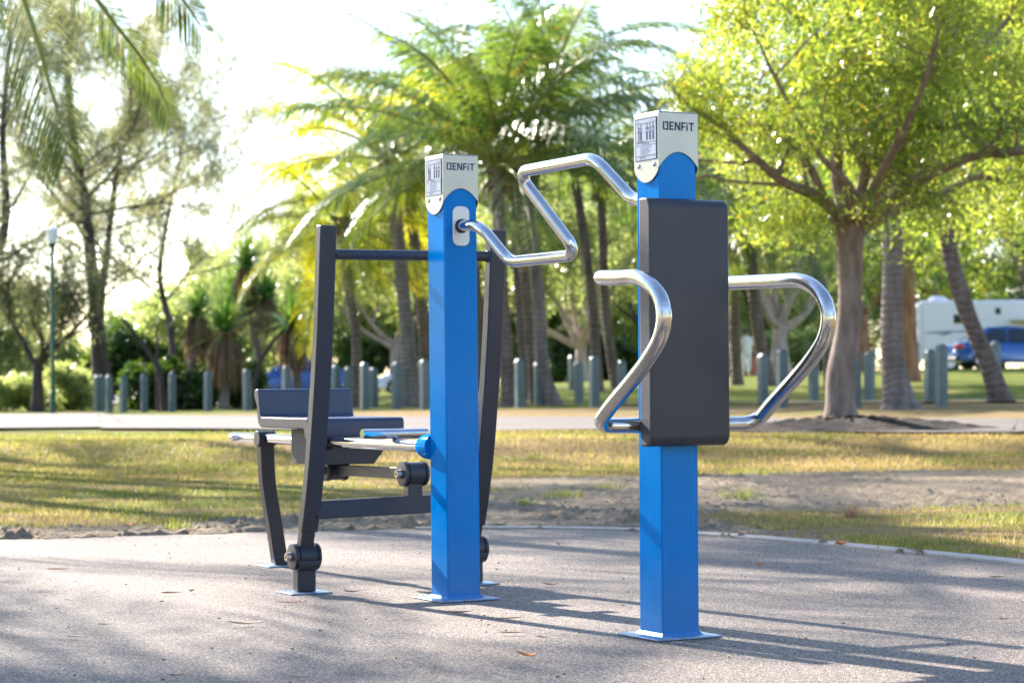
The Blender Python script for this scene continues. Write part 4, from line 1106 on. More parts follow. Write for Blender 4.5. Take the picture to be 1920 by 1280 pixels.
def crown_keep(px, py):
    left = np.interp(py, [-300, -100, 0, 100, 200, 260, 320, 380, 440], [1560, 1400, 1325, 1280, 1245, 1275, 1310, 1380, 1480])
    return px > left
cs = [t for t in tips if crown_keep(proj(t)[0] - 25, proj(t)[1])]
k = 0
while k < 900:
    px = rnd.uniform(1235, 2250); py = rnd.uniform(-330, 470); dd = D + rnd.uniform(-2.8, 3.2)
    if not crown_keep(px, py): continue
    base_y = np.interp(px, [1240, 1400, 1500, 1560, 1640, 1750, 1900, 2250], [250, 360, 370, 300, 290, 300, 330, 300])
    if py > base_y and rnd.random() > 0.05: continue
    hole = ((px - 1600) / 150) ** 2 + ((py - 330) / 110) ** 2
    if hole < 1 and dd < D + 1.5: continue
    if 1380 < px < 1900 and 120 < py < 420 and dd < D + .4: continue
    c = at(px, py, dd)
    if noise.noise(c * 0.9) < -0.12: continue
    cs.append(c); k += 1
for _ in range(46):
    cs.append(at(rnd.uniform(1395, 1545), rnd.uniform(385, 440), D + rnd.uniform(-.6, 1.5)))
for _ in range(60):
    cs.append(at(rnd.uniform(1650, 1960), rnd.uniform(330, 430), D + rnd.uniform(.5, 3)))
leaf_cloud('crown', cs, [rnd.uniform(.12, .34) for _ in cs], 105000, 0.095, 0.023, M['leaf_bright'], big, 5, 0.5)
# mulch mound round its foot
mb = MB(); n = 110; m_ = 26
for j in range(m_ + 1):
    t = j / m_
    for i in range(n):
        a = 2 * PI * i / n; rx = 1.75 * t * (1 + .14 * math.sin(3 * a + 1) + .08 * math.sin(7 * a)); ry = 1.5 * t
        x = tb.x + .1 + rx * math.cos(a); y = tb.y - .1 + ry * math.sin(a)
        mb.v.append(Vector((x, y, H(x, y) + 0.16 * (1 - t ** 2) ** 1.5 - 0.02 + .055 * noise.fractal(Vector((x * 7, y * 7, 0)), .8, 2, 4) * (1.1 - t))))
for j in range(m_):
    for i in range(n): mb.addf([j * n + i, j * n + (i + 1) % n, (j + 1) * n + (i + 1) % n, (j + 1) * n + i])
struct(mb.build('mulch_mound_ground', M['mulch']))

# coconut palms ---------------------------------------------------------------
GP = 'coconut palms behind the exercise posts'
def palm_px(pts, d, **k):
    w = [gp(pts[0][0], d, -.1)] + [at(a, b, d) for a, b in pts[1:]]
    return w, Vector(w[0])
def palm(label, pts, d, r0, r1, seed, leaf='frond', bk='bark_palm', nfr=22, L=4.2, flare=.5, **k):
    w, rt = palm_px(pts, d)
    return make_palm(GP, label, w, r0, r1, flare, None, seed, M[bk], M[leaf], rt, nfr=nfr, L=L, **k)
palm('tallest central coconut palm with thick flared dark base right behind the farther blue post', [(962, 760), (950, 690), (940, 560), (938, 470), (934, 380), (930, 310)], 46, .16, .12, 1, nfr=28, L=4.3, flare=1.1, elevs=(-.12, 1.5), npairs=64, lw=.018, ll=1.25)
palm('slim palm left of the farther blue post with pale trunk and yellow lit fronds', [(768, 742), (765, 640), (755, 540), (742, 400), (730, 300)], 50, .18, .13, 2, leaf='frond_yellow', bk='bark_palm_grey', nfr=15, L=3.7, elevs=(-.2, 1.3), lw=.018)
palm('second pale palm trunk hugging the left edge of the farther blue post', [(790, 742), (796, 640), (785, 520), (770, 400), (764, 340)], 54, .15, .12, 3, nfr=10, L=3.3, elevs=(-.1, 1.3), lw=.018)
palm('short slender palm seen inside the machine frame, drooping yellow fronds', [(668, 745), (668, 640), (655, 540), (648, 480), (640, 430)], 52, .12, .10, 4, leaf='frond_yellow', nfr=14, L=3.0, elevs=(-.8, 1.1), lw=.018)
palm('thin straight palm between the central palm and the hand crank', [(985, 742), (978, 640), (970, 520), (966, 400), (962, 340)], 56, .11, .09, 5, nfr=6, L=3.0, elevs=(.3, 1.3), lw=.018)
palm('thin palm trunk just left of the leaning one behind the hand crank', [(1003, 742), (995, 640), (985, 520), (976, 400), (968, 300)], 53, .115, .10, 6, nfr=7, L=3.2, elevs=(.3, 1.3), lw=.018)
palm('leaning palm with grey trunk curving to a broad foot behind the hand crank', [(1038, 748), (1018, 690), (1012, 600), (1005, 500), (992, 390), (1015, 260)], 48, .145, .12, 7, bk='bark_palm_grey', nfr=13, L=4.2, flare=.8, elevs=(.0, 1.4), lw=.02)
palm('dark palm trunk seen between the hand crank and the back pad', [(1158, 722), (1142, 640), (1133, 540), (1130, 440), (1126, 340)], 60, .14, .11, 8, nfr=11, L=3.7, elevs=(.0, 1.3), lw=.018)
palm('palm directly behind the right edge of the back pad, dark trunk', [(1382, 712), (1378, 620), (1378, 520), (1384, 430)], 62, .15, .12, 9, bk='bark_palm', nfr=12, L=3.6, elevs=(-.2, 1.2), lw=.018)
palm('palm with slightly bent dark trunk right of the back pad', [(1442, 712), (1425, 640), (1415, 560), (1408, 470), (1400, 400)], 58, .17, .13, 10, nfr=12, L=3.4, elevs=(-.2, 1.2), lw=.018)
palm('palm leaning left above the far arm rail beside the big tree', [(1560, 718), (1552, 640), (1540, 540), (1515, 450), (1498, 395), (1470, 330)], 55, .15, .13, 12, leaf='frond', bk='bark_palm_grey', nfr=20, L=4.2)
palm('thick ringed grey palm right of the big tree trunk', [(1688, 750), (1676, 690), (1672, 600), (1674, 500), (1674, 410), (1678, 330), (1690, 100)], 36, .17, .16, 13, bk='bark_palm_grey', nfr=16, L=3.5, flare=1.2)
palm('dark palm leaning left in front of the blue sedan', [(1880, 726), (1848, 670), (1815, 590), (1790, 510), (1775, 440), (1765, 380)], 41, .17, .14, 14, bk='bark_palm', leaf='frond', nfr=12, L=3.2, flare=.6, elevs=(.2, 1.3))
palm('palm with far reaching fronds against the sky high left of the centre', [(905, 742), (900, 600), (880, 400), (845, 250), (835, 190)], 64, .13, .11, 15, leaf='frond', nfr=16, L=4.4, elevs=(-.3, 1.3), lw=.018)
palm('palm crown rising at the top of the photo between the posts', [(1120, 722), (1110, 560), (1085, 380), (1050, 200), (1040, 120)], 58, .13, .11, 16, leaf='frond', nfr=15, L=4.0, elevs=(-.2, 1.3), lw=.019)
palm('low bright palm crown left of the farther blue post', [(812, 738), (800, 620), (755, 480), (705, 385)], 60, .12, .10, 17, leaf='frond_yellow', nfr=14, L=3.9, elevs=(-.3, 1.3), lw=.018)

# overhanging palm at the top left, its trunk outside the picture
ovr = Vector((-5.6, 21.0, 0)); ovr.z = H(ovr.x, ovr.y) - .1
otp = [ovr, Vector((-5.5, 21, 2.2)), Vector((-5.2, 20.9, 4.0)), Vector((-4.55, 20.8, 5.25))]
make_palm(None, 'palm whose hanging fronds reach in at the top left corner', otp, .18, .13, .6, None, 21, M['bark_palm'], M['frond'], ovr, nfr=12, L=2.8, elevs=(-.1, 1.1), npairs=56, lw=.018, ll=.72, azs=[2.0, 2.5, 3.0, 3.5, 4.0, 4.4])
rnd = random.Random(2)
ohr = bpy.data.objects['palm_tree'] if False else COL.objects[-3].parent
extraV = []; rbm = MB(); top = otp[-1]
for path, npr, lf in ((((-60, -330, 20.8), (-10, -150, 20.5), (38, -20, 20.2), (68, 70, 20.0), (90, 150, 19.9), (112, 225, 19.8), (126, 285, 19.8)), 62, .66),
                  (((-60, -330, 20.8), (40, -190, 20.9), (160, -30, 21.0), (215, 45, 21.0), (262, 105, 21.0), (296, 160, 21.0), (320, 218, 21.0)), 62, .40),
                  (((-60, -330, 20.8), (120, -230, 20.4), (270, -90, 20.1), (318, -30, 20.0), (350, 10, 20.0), (378, 52, 20.0)), 50, .44)):
    rp = bez([at(*q) for q in path], 48); nn = len(rp) - 1
    rbm.tube(rp, [0.024 * (1 - q / nn) ** .7 + .005 for q in range(nn + 1)], 6)
    for k in range(npr * 2):
        t = .22 + .77 * (k // 2) / (npr - 1); q = t * nn; i_ = min(nn - 1, int(q)); c = rp[i_].lerp(rp[i_ + 1], q - i_); tg = (rp[i_ + 1] - rp[i_]).normalized()
        sg = 1 if k % 2 else -1; sd_ = tg.cross(Vector((0, 1, .35))).normalized() * sg
        dr = (sd_ * .9 + tg * (.8 + .5 * t) - Z * .15 + Vector((0, rnd.uniform(-.35, .35), 0))).normalized()
        ln = lf * (.45 + .75 * math.sin(PI * min(1, t * .92))) * rnd.uniform(.85, 1.1); w_ = tg * .0085; dz = Vector((0, .012, 0))
        b_ = c + dr * ln * .45; d2 = (dr - Z * .45).normalized(); e_ = b_ + d2 * ln * .35; f_ = e_ + (d2 - Z * .5).normalized() * ln * .2
        extraV += [c - w_ * .5, c + w_ * .5, b_ + w_ + dz, b_ - w_, b_ - w_, b_ + w_ + dz, e_ + w_ * .7 + dz, e_ - w_ * .7, e_ - w_ * .7, e_ + w_ * .7 + dz, f_ + w_ * .1, f_ - w_ * .1]
off = Vector(ovr)
mesh_np('hanging_fronds', np.array([tuple(q - off) for q in extraV], np.float32), 4, M['frond'], ohr)
rbm.build('hanging_frond_ribs', M['rachis'], ohr)

# casuarinas on the left ------------------------------------------------------
def casuarina(label, pts, d, r0, crown, seed, ncl, nleaf, bk='bark_dark'):
    w = [gp(pts[0][0], d, -.1)] + [at(a, b, d) for a, b in pts[1:]]
    rnd = random.Random(seed); root = empty('casuarina_tree', w[0], label, 'tree', 'feathery trees on the left')
    mb = MB(); P = trunk_tube(mb, w, r0, r0 * .25, 10, .4, .12, 30); tips = []
    for i in range(int(len(P) * .30), len(P)):
        for _ in range(2):
            a = rnd.uniform(0, 2 * PI); e = rnd.uniform(.1, .8); t = i / len(P)
            dv = Vector((math.cos(a) * math.cos(e), math.sin(a) * math.cos(e), math.sin(e)))
            if rnd.random() < .45: continue
            branch_out(mb, rnd, P[i], dv, crown * rnd.uniform(.35, .8) * (1.2 - .6 * t), r0 * .30 * (1.2 - t), 2, tips, .5, .1, 5)
    mb.build('trunk', M[bk], root)
    # drooping needle sprays: clumps stretched downward
    rg = np.random.default_rng(seed); tips = np.array([tuple(t) for t in tips])
    n = nleaf; idx = rg.integers(0, len(tips), n)
    pos = tips[idx] + rg.normal(size=(n, 3)) * np.array([.17, .17, .15]); a = rg.normal(size=(n, 3)) * .7; a[:, 2] -= .9; a /= np.linalg.norm(a, axis=1)[:, None]
    b = rg.normal(size=(n, 3)); b -= (b * a).sum(1)[:, None] * a; b /= np.linalg.norm(b, axis=1)[:, None]
    L_ = (.14 + .20 * rg.random(n))[:, None]; W_ = .009 + .010 * rg.random(n)[:, None]
    V = np.empty((n, 4, 3)); V[:, 0] = pos; V[:, 1] = pos + a * L_ * .5 + b * W_; V[:, 2] = pos + a * L_; V[:, 3] = pos + a * L_ * .5 - b * W_
    mesh_np('crown', V.reshape(-1, 3) - np.array(tuple(w[0])), 4, M['needles'], root); return root
casuarina('tall feathery tree with a dark trunk behind the left bollards', [(192, 735), (182, 620), (172, 500), (160, 380), (140, 280), (128, 120), (150, -60)], 66, .24, 3.8, 31, 0, 25000)
casuarina('feathery tree leaning right above the hedge, thin twin of the tall one', [(205, 735), (188, 600), (200, 480), (218, 330), (250, 180), (285, 20)], 72, .16, 4.6, 32, 0, 22000)
casuarina('wispy outermost tree at the left edge with yellow green sprays', [(-40, 745), (-30, 560), (10, 420), (5, 250), (20, 60)], 62, .2, 4.0, 33, 0, 22000)
casuarina('low feathery tree over the pandanus clump, open to the sky', [(330, 735), (320, 620), (300, 520), (312, 420), (335, 310), (350, 215)], 78, .14, 4.6, 34, 0, 30000)
broadleaf(gp(70, 60), 4.6, 2.5, 41, 'low forked tree beside the lamp post on the left', M['bark_dark'], M['needles'], 9500, (.22, .035), 'trees on the left', .30, .17, .45, 3, (0, 0), 4, 20, .8)

# pandanus clump --------------------------------------------------------------
def pandanus(label, pts, d, heads, seed):
    w = [gp(pts[0][0], d, -.1)] + [at(a, b, d) for a, b in pts[1:]]
    rnd = random.Random(seed); root = empty('pandanus_tree', w[0], label, 'pandanus', 'pandanus clump on the left')
    mb = MB(); P = trunk_tube(mb, w, .13, .09, 9, .3, .1, 14); V = []; T = []
    for hx, hy, R_, dz in heads:
        c = at(hx, hy, d + dz); mb.tube([P[-3], P[-1].lerp(c, .5) - Z * .1, c], [.085, .075, .07], 8)
        for k in range(150):
            a = k * 2.4 + rnd.uniform(-.2, .2); e = rnd.uniform(-.25, 1.45); L_ = R_ * rnd.uniform(.9, 1.35)
            p = c + Z * rnd.uniform(-.1, .1); dv = Vector((math.cos(a) * math.cos(e), math.sin(a) * math.cos(e), math.sin(e))); sd = Vector((-math.sin(a), math.cos(a), 0)); w_ = .052
            for s in range(4):
                q = p + dv * L_ / 4; w2 = w_ * (1 - .22 * (s + 1)); V += [p - sd * w_, p + sd * w_, q + sd * w2, q - sd * w2]
                p = q; w_ = w2; dv = (dv - Z * (.10 + .12 * s)).normalized()
        for k in range(170):
            a = rnd.uniform(0, 2 * PI); r = rnd.uniform(.05, .42) * R_; p = c + Vector((math.cos(a) * r * .7, math.sin(a) * r * .7, rnd.uniform(-.25, .0))); sd = Vector((-math.sin(a), math.cos(a), 0)); w_ = .03
            q = p + Vector((math.cos(a) * .16, math.sin(a) * .16, -R_ * rnd.uniform(.35, .6))); s = q + Vector((rnd.uniform(-.1, .1), rnd.uniform(-.1, .1), -R_ * rnd.uniform(.3, .65)))
            T += [p - sd * w_, p + sd * w_, q + sd * w_, q - sd * w_, q - sd * w_, q + sd * w_, s + sd * w_ * .2, s - sd * w_ * .2]
    mb.build('trunk', M['bark_palm_grey'], root); off = Vector(w[0])
    mesh_np('crown', np.array([tuple(q - off) for q in V]), 4, M['pandanus'], root)
    mesh_np('dead_leaf_skirt', np.array([tuple(q - off) for q in T]), 4, M['thatch'], root); return root
pandanus('pandanus with the widest green rosette and a long brown dead leaf skirt', [(418, 742), (424, 700), (424, 640)], 60, [(424, 620, 1.25, 0)], 1)
pandanus('pandanus left in the clump with a smaller dark rosette', [(350, 742), (362, 680), (370, 620)], 62, [(372, 590, 1.0, 0)], 2)
pandanus('pandanus right in the clump with slanting trunk and brown skirt beside the machine upright', [(560, 742), (556, 700), (548, 640)], 60, [(548, 612, 1.05, 0)], 3)
pandanus('pandanus with raised rosettes above the others in the clump', [(500, 742), (482, 650), (462, 560)], 64, [(462, 500, 1.0, 0), (438, 555, .9, .5), (500, 560, .9, -.5)], 4)
def slant(label, pts, d, r, mat='bark_dark'):
    w = [gp(pts[0][0], d, -.1)] + [at(a, b, d) for a, b in pts[1:]]
    root = empty('bare_stem', w[0], label, 'tree stem', 'bare slanting stems by the pandanus'); mb = MB(); trunk_tube(mb, w, r, r * .5, 8, .2, .1, 12); mb.build('trunk', M[mat], root)
slant('dark bare stem slanting up left through the hedge', [(308, 748), (300, 700), (282, 665), (255, 630), (232, 600)], 58.5, .09)
slant('thin bare stem forking upright beside the dark slanting one', [(296, 748), (294, 690), (296, 650), (292, 610)], 58.7, .045)
slant('bare stem slanting up right towards the machine upright', [(470, 745), (484, 690), (505, 650), (530, 620)], 58, .07)

# hedge and shrubs ------------------------------------------------------------
def bush(label, px0, px1, d, h, seed, mat, n, ls=(.16, .06), name='shrub', grp=None, cat='shrub', dep=1.6):
    x0 = (px0 - 960) / F * d; x1 = (px1 - 960) / F * d; rnd = random.Random(seed); c0 = Vector(((x0 + x1) / 2, d, H((x0 + x1) / 2, d)))
    root = empty(name, c0, label, cat, grp); cs = []; mb = MB()
    nst = max(3, int((x1 - x0) * 1.2))
    for i in range(nst):
        x = x0 + (x1 - x0) * (i + .5) / nst; y = d + rnd.uniform(-.4, .4) * dep
        for _ in range(3):
            mb.tube([(x, y, H(x, y) - .05), (x + rnd.uniform(-.2, .2), y + rnd.uniform(-.2, .2), H(x, y) + h * .4), (x + rnd.uniform(-.5, .5), y + rnd.uniform(-.4, .4), H(x, y) + h * .8)], [.03, .022, .008], 5)
    for k in range(int((x1 - x0) * 26) + 20):
        x = rnd.uniform(x0, x1); hh = h * (.55 + .45 * (noise.noise(Vector((x * .9, seed, 0))) + .6)); z = rnd.random() ** .7 * hh; y = d + rnd.uniform(-.5, .5) * dep
        cs.append(Vector((x, y, c0.z + z * .92)))
    mb.build('stems', M['bark_dark'], root)
    leaf_cloud('foliage', cs, [.28 * rnd.uniform(.6, 1.3) for _ in cs], n, ls[0], ls[1], M[mat], root, seed, .1); return root
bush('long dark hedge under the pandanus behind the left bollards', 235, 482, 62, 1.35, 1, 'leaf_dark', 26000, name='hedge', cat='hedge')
bush('sunlit green shrub at the left end behind the lamp post', 100, 160, 63, 1.3, 2, 'leaf_mid', 4600)
bush('bright low shrub at the left edge of the photo', -40, 62, 62, 1.05, 3, 'leaf_mid', 5200)
bush('pale flowering shrub between lamp post and the first bollards', 105, 178, 75, .9, 4, 'leaf_mid', 6000)
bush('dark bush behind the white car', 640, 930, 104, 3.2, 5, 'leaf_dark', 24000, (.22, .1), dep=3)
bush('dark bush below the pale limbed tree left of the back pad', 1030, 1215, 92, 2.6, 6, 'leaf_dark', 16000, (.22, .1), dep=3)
bush('green bush behind the people right of the back pad', 1360, 1560, 98, 2.4, 7, 'leaf_mid', 13000, (.2, .09), dep=3)

# trees behind ----------------------------------------------------------------
broadleaf(gp(1090, 84), 9.0, 4.6, 51, 'pale limbed tree with spreading silvery branches left of the back pad', M['bark_pale'], M['leaf_mid'], 40000, (.17, .08), trunk_h=.16, r=.28, clump=.55, nb=6, extra=60)
broadleaf(gp(1462, 78), 9.5, 4.2, 52, 'pinkish barked tree with thick pale fork right of the back pad', M['bark_pale'], M['leaf_mid'], 36000, (.17, .08), trunk_h=.17, r=.32, clump=.5, nb=6, extra=60)
broadleaf(gp(740, 100), 11.0, 5.5, 53, 'yellow green tree behind the white car', M['bark_pale'], M['leaf_mid'], 46000, (.2, .1), trunk_h=.2, r=.25, clump=.7, nb=5, extra=130)
broadleaf(gp(880, 112), 13.0, 5.5, 54, 'taller leafy tree behind the farther blue post', M['bark_dark'], M['leaf_bright'], 44000, (.22, .1), trunk_h=.18, r=.25, clump=.75, nb=5, extra=130)
broadleaf(gp(1230, 104), 12.5, 6.0, 55, 'leafy tree hidden mostly by the back pad', M['bark_dark'], M['leaf_mid'], 46000, (.2, .1), trunk_h=.18, r=.25, clump=.75, nb=5, extra=140)
broadleaf(gp(1620, 108), 13.0, 6.0, 56, 'leafy tree behind the thick ringed palm', M['bark_orange'], M['leaf_bright'], 46000, (.2, .1), trunk_h=.22, r=.3, clump=.75, nb=5, extra=130)
broadleaf(gp(1702, 64), 8.5, 2.6, 57, 'orange brown trunk beside the camper', M['bark_orange'], M['leaf_mid'], 16000, (.17, .08), trunk_h=.5, r=.26, clump=.5, nb=4, extra=20)
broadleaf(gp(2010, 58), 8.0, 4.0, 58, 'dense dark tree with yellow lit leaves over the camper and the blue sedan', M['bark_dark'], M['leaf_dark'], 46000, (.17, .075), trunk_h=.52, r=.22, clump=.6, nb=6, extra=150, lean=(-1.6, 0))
broadleaf(gp(1970, 46), 6.4, 2.4, 59, 'bright leafed tree hanging over the leaning palm', M['bark_brown'], M['leaf_bright'], 26000, (.14, .055), trunk_h=.62, r=.1, clump=.42, nb=5, extra=80, lean=(-1.2, 0))
broadleaf(gp(2010, 112), 14.0, 7.0, 60, 'big tree filling the far right behind the camper', M['bark_dark'], M['leaf_mid'], 40000, (.22, .1), trunk_h=.2, r=.3, clump=.9, nb=5, extra=140)
broadleaf(gp(560, 108), 8.5, 4.5, 61, 'distant tree with open crown behind the left blue car', M['bark_pale'], M['leaf_mid'], 24000, (.2, .1), trunk_h=.2, r=.2, clump=.7, nb=5, extra=60)
broadleaf(gp(1420, 118), 14.0, 6.5, 62, 'tall tree between the back pad and the big tree', M['bark_dark'], M['leaf_bright'], 40000, (.22, .1), trunk_h=.2, r=.25, clump=.85, nb=5, extra=130)
broadleaf(gp(1010, 122), 12.0, 6.0, 63, 'distant pale green tree behind the palm trunks at mid photo', M['bark_pale'], M['leaf_mid'], 40000, (.22, .1), trunk_h=.18, r=.25, clump=.85, nb=5, extra=130)

BELT = [(1000, 138, 8.0, 6.0, 'leaf_mid', 'bushy far tree filling the gap right of the farther blue post'), (1120, 132, 7.5, 6.0, 'leaf_mid', 'bushy far tree low behind the pale limbed tree'),
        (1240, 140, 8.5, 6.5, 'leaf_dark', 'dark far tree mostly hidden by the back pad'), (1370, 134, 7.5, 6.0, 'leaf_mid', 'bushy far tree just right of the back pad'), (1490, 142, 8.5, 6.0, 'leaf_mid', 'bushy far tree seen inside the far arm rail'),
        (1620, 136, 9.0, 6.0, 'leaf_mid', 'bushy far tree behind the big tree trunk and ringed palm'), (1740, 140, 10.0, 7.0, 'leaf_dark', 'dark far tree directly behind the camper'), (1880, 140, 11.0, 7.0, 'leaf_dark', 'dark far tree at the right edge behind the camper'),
        (880, 136, 8.0, 6.0, 'leaf_mid', 'bushy far tree between the farther blue post and machine frame'), (760, 140, 7.5, 6.0, 'leaf_mid', 'bushy far tree above the white car'), (640, 136, 7.0, 6.0, 'leaf_mid', 'bushy far tree inside the machine frame'),
        (520, 140, 9.0, 6.0, 'leaf_mid', 'low far tree behind the pandanus at the blue car'), (410, 120, 7.4, 4.6, 'leaf_mid', 'low far scrub tree behind the pandanus clump'), (290, 124, 5.2, 4.0, 'leaf_mid', 'low far scrub tree left of the pandanus clump'),
        (40, 110, 3.0, 2.6, 'leaf_mid', 'low far scrub at the left edge behind the forked tree'), (225, 118, 2.8, 2.4, 'leaf_dark', 'low dark far scrub between the tall feathery tree and the hedge'), (-60, 100, 5.5, 3.4, 'leaf_mid', 'bushy tree cut by the left edge of the photo')]
for i, (px, d, h, r_, lm, lb) in enumerate(BELT):
    broadleaf(gp(px, d), h, r_, 80 + i, lb, M['bark_dark'], M[lm], 26000, (.26, .13), group='far belt of trees', trunk_h=.12, r=.2, clump=.8, nb=4, extra=150, depth=2)

# shade trees outside the picture, on the sunny side: they throw the broken shade over pavement and lawn
SUN_AZ = Vector((-0.6, 0.8, 0)).normalized(); EL = R(28)
def shade_palm(tx, ty, h, seed, lab, n=12, L=3.2):
    c = Vector((tx, ty, 0)) + SUN_AZ * (h / math.tan(EL)); b = Vector((c.x - .3, c.y + .2, H(c.x, c.y) - .1))
    return make_palm(None, lab, [b, Vector((c.x - .2, c.y, h * .5)), Vector((c.x, c.y, h))], .15, .11, .5, None, seed, M['bark_palm'], M['frond'], b, nfr=n, L=L, npairs=36)
shade_palm(1.6, 9.0, 7.0, 71, 'palm standing outside the picture on the sunny left, nearer shade caster', 13, 3.0)
shade_palm(-0.9, 5.3, 6.5, 79, 'palm outside the picture, its fronds darkening the lower left pavement', 14, 3.0)
shade_palm(-2.2, 6.4, 6.0, 72, 'palm standing outside the picture left of the pavement', 12, 2.8)
shade_palm(2.0, 12.0, 7.5, 73, 'palm outside the picture beyond the left lawn', 13, 3.2)
shade_palm(1.5, 17.5, 10.5, 75, 'tall palm outside the picture beyond the left lawn, tallest of the shade casters', 15, 3.6)
shade_palm(-2.4, 15.6, 9.0, 76, 'tall palm outside the picture, shading the lawn behind the machine', 15, 3.6)
shade_palm(3.8, 20.5, 11.5, 77, 'tall palm outside the picture shading the lawn right of the posts', 16, 3.8)
shade_palm(-4.0, 21.5, 9.5, 78, 'tall palm outside the picture shading the left lawn', 15, 3.8)
shade_palm(-6.0, 17.0, 8.0, 74, 'palm far outside the picture on the left lawn', 13, 3.4)

src = [o for o in COL.objects if o.get('group') == 'far belt of trees'][:4]
for i, (x, y, k_) in enumerate([(-34, 6, 1.1), (-30, -14, 1.2), (-18, -30, 1.3), (0, -34, 1.2), (17, -30, 1.3), (30, -14, 1.2), (34, 4, 1.1), (-40, 24, 1.2), (30, 20, 1.0)]):
    o = copy_thing(src[i % 4], (x, y, -.1), i * 1.3, k_, 'tree outside the picture, ' + ['left of the viewer', 'left and behind the viewer', 'behind the viewer to the left', 'straight behind the viewer', 'behind the viewer to the right', 'right and behind the viewer', 'right of the viewer', 'beyond the left lawn', 'beyond the right lawn'][i])
    o['group'] = 'trees round the rest of the park'

# ------------------------------------------------------------ vehicles
def make_car(name, loc, rz, paint, label, Lc=4.5, Hc=1.45, Wc=1.78, hatch=False):
    root = empty(name, loc, label, 'car', None); root.rotation_euler = (0, 0, rz)
    X = Vector((1, 0, 0)); Y = Vector((0, 1, 0))
    hl = Lc / 2; bh = Hc * .62
    def loft(secs, nm, mat, bev=.04, flat=False):
        """secs: list of (x, z0, z1, half width low, half width high)"""
        mb = MB()
        for x, z0, z1, w0, w1 in secs:
            wm = (w0 + w1) / 2 if flat else w0 * 1.02
            mb.v += [Vector((x, -w0, z0)), Vector((x, -wm, (z0 + z1) / 2)), Vector((x, -w1, z1)), Vector((x, 0, z1 + .015)), Vector((x, w1, z1)), Vector((x, wm, (z0 + z1) / 2)), Vector((x, w0, z0))]
        for i in range(len(secs) - 1):
            for k in range(7): mb.addf([i * 7 + k, i * 7 + (k + 1) % 7, i * 7 + 7 + (k + 1) % 7, i * 7 + 7 + k])
        mb.addf(list(range(7))[::-1]); e = (len(secs) - 1) * 7; mb.addf([e + k for k in range(7)])
        return mb.build(nm, mat, root, bevel=bev, bseg=3, local=True, angle=50)
    w = Wc / 2
    tail = bh * (1.02 if not hatch else 1.0)
    loft([(-hl, .38, tail * .86, w * .80, w * .72), (-hl + .12, .26, tail * .97, w * .93, w * .80), (-hl + .6, .22, tail, w, w * .86), (-.2, .20, bh * .98, w, w * .88), (hl * .45, .20, bh * .96, w, w * .87), (hl - .5, .22, bh * .84, w * .97, w * .80), (hl - .1, .26, bh * .68, w * .88, w * .72), (hl, .34, bh * .56, w * .75, w * .65)], 'body', paint)
    r0, r1 = (-hl + .30, hl * .42) if not hatch else (-hl + .06, hl * .42)
    rt0, rt1 = (-hl + 1.15, hl * .02) if not hatch else (-hl + .55, hl * .02)
    loft([(r0, bh * .93, bh * .97, w * .84, w * .80), (rt0, bh * .93, Hc * .975, w * .87, w * .62), ((rt0 + rt1) / 2, bh * .93, Hc, w * .88, w * .64), (rt1, bh * .93, Hc * .97, w * .87, w * .62), (r1, bh * .90, bh * .96, w * .84, w * .80)], 'cabin', paint, .02, True)
    for sg in (-1, 1):
        g = MB(); yb, yt = sg * (w * .885), sg * (w * .675)
        zb, zt = bh * 1.02, Hc * .925
        for xa, xb, xc, xd in ((r0 + .45, (rt0 + rt1) / 2 - .04, (rt0 + rt1) / 2 - .04, rt0 + .08), ((rt0 + rt1) / 2 + .04, r1 - .42, rt1 - .03, (rt0 + rt1) / 2 + .04)):
            a, b, c, d = Vector((xa, yb, zb)), Vector((xb, yb, zb)), Vector((xc, yt, zt)), Vector((xd, yt, zt)); n_ = (b - a).cross(d - a).normalized() * .02
            k = len(g.v); g.v += [a - n_, b - n_, c - n_, d - n_, a + n_, b + n_, c + n_, d + n_]
            for f in ((0, 1, 2, 3), (4, 5, 6, 7), (0, 1, 5, 4), (1, 2, 6, 5), (2, 3, 7, 6), (3, 0, 4, 7)): g.addf([k + q for q in f])
        g.build('side_window', M['glass_dark'], root, smooth=False, local=True)
        MB().box((rt1 + .55, sg * (w + .06), bh * 1.04), (.12, .18, .12)).build('wing_mirror', paint, root, bevel=.03, local=True)
    for (xa, za, xb, zb) in ((r0 + .10, bh * .99, rt0 - .04, Hc * .93), (r1 - .10, bh * .98, rt1 + .04, Hc * .93)):
        g = MB(); dx = Vector((xb - xa, 0, zb - za)); n_ = Vector((-dx.z, 0, dx.x)).normalized(); n_ = n_ if n_.z > 0 else -n_
        pa = Vector((xa, 0, za)) + n_ * .03; pb = Vector((xb, 0, zb)) + n_ * .03
        g.v += [pa + Y * w * .70, pa - Y * w * .70, pb - Y * w * .56, pb + Y * w * .56]; g.v += [q + n_ * .012 for q in g.v[:4]]
        for f in ((0, 1, 2, 3), (4, 5, 6, 7), (0, 1, 5, 4), (1, 2, 6, 5), (2, 3, 7, 6), (3, 0, 4, 7)): g.addf(list(f))
        g.build('windscreen', M['glass_dark'], root, smooth=False, local=True)
    for sx in (-hl + .82, hl - .86):
        for sg in (-1, 1):
            c = Vector((sx, sg * (w - .09), .315))
            wh = MB().lathe([(.20, -.10), (.30, -.105), (.318, -.08), (.318, .08), (.30, .105), (.20, .10)], c, Y, 24).build('wheel', M['tyre'], root, local=True)
            MB().lathe([(.06, .06), (.20, .10), (.205, .112), (.10, .07), (.03, .085)] if sg > 0 else [(.06, -.06), (.20, -.10), (.205, -.112), (.10, -.07), (.03, -.085)], c, Y, 10).build('rim', M['rim'], wh, local=True, smooth=False)
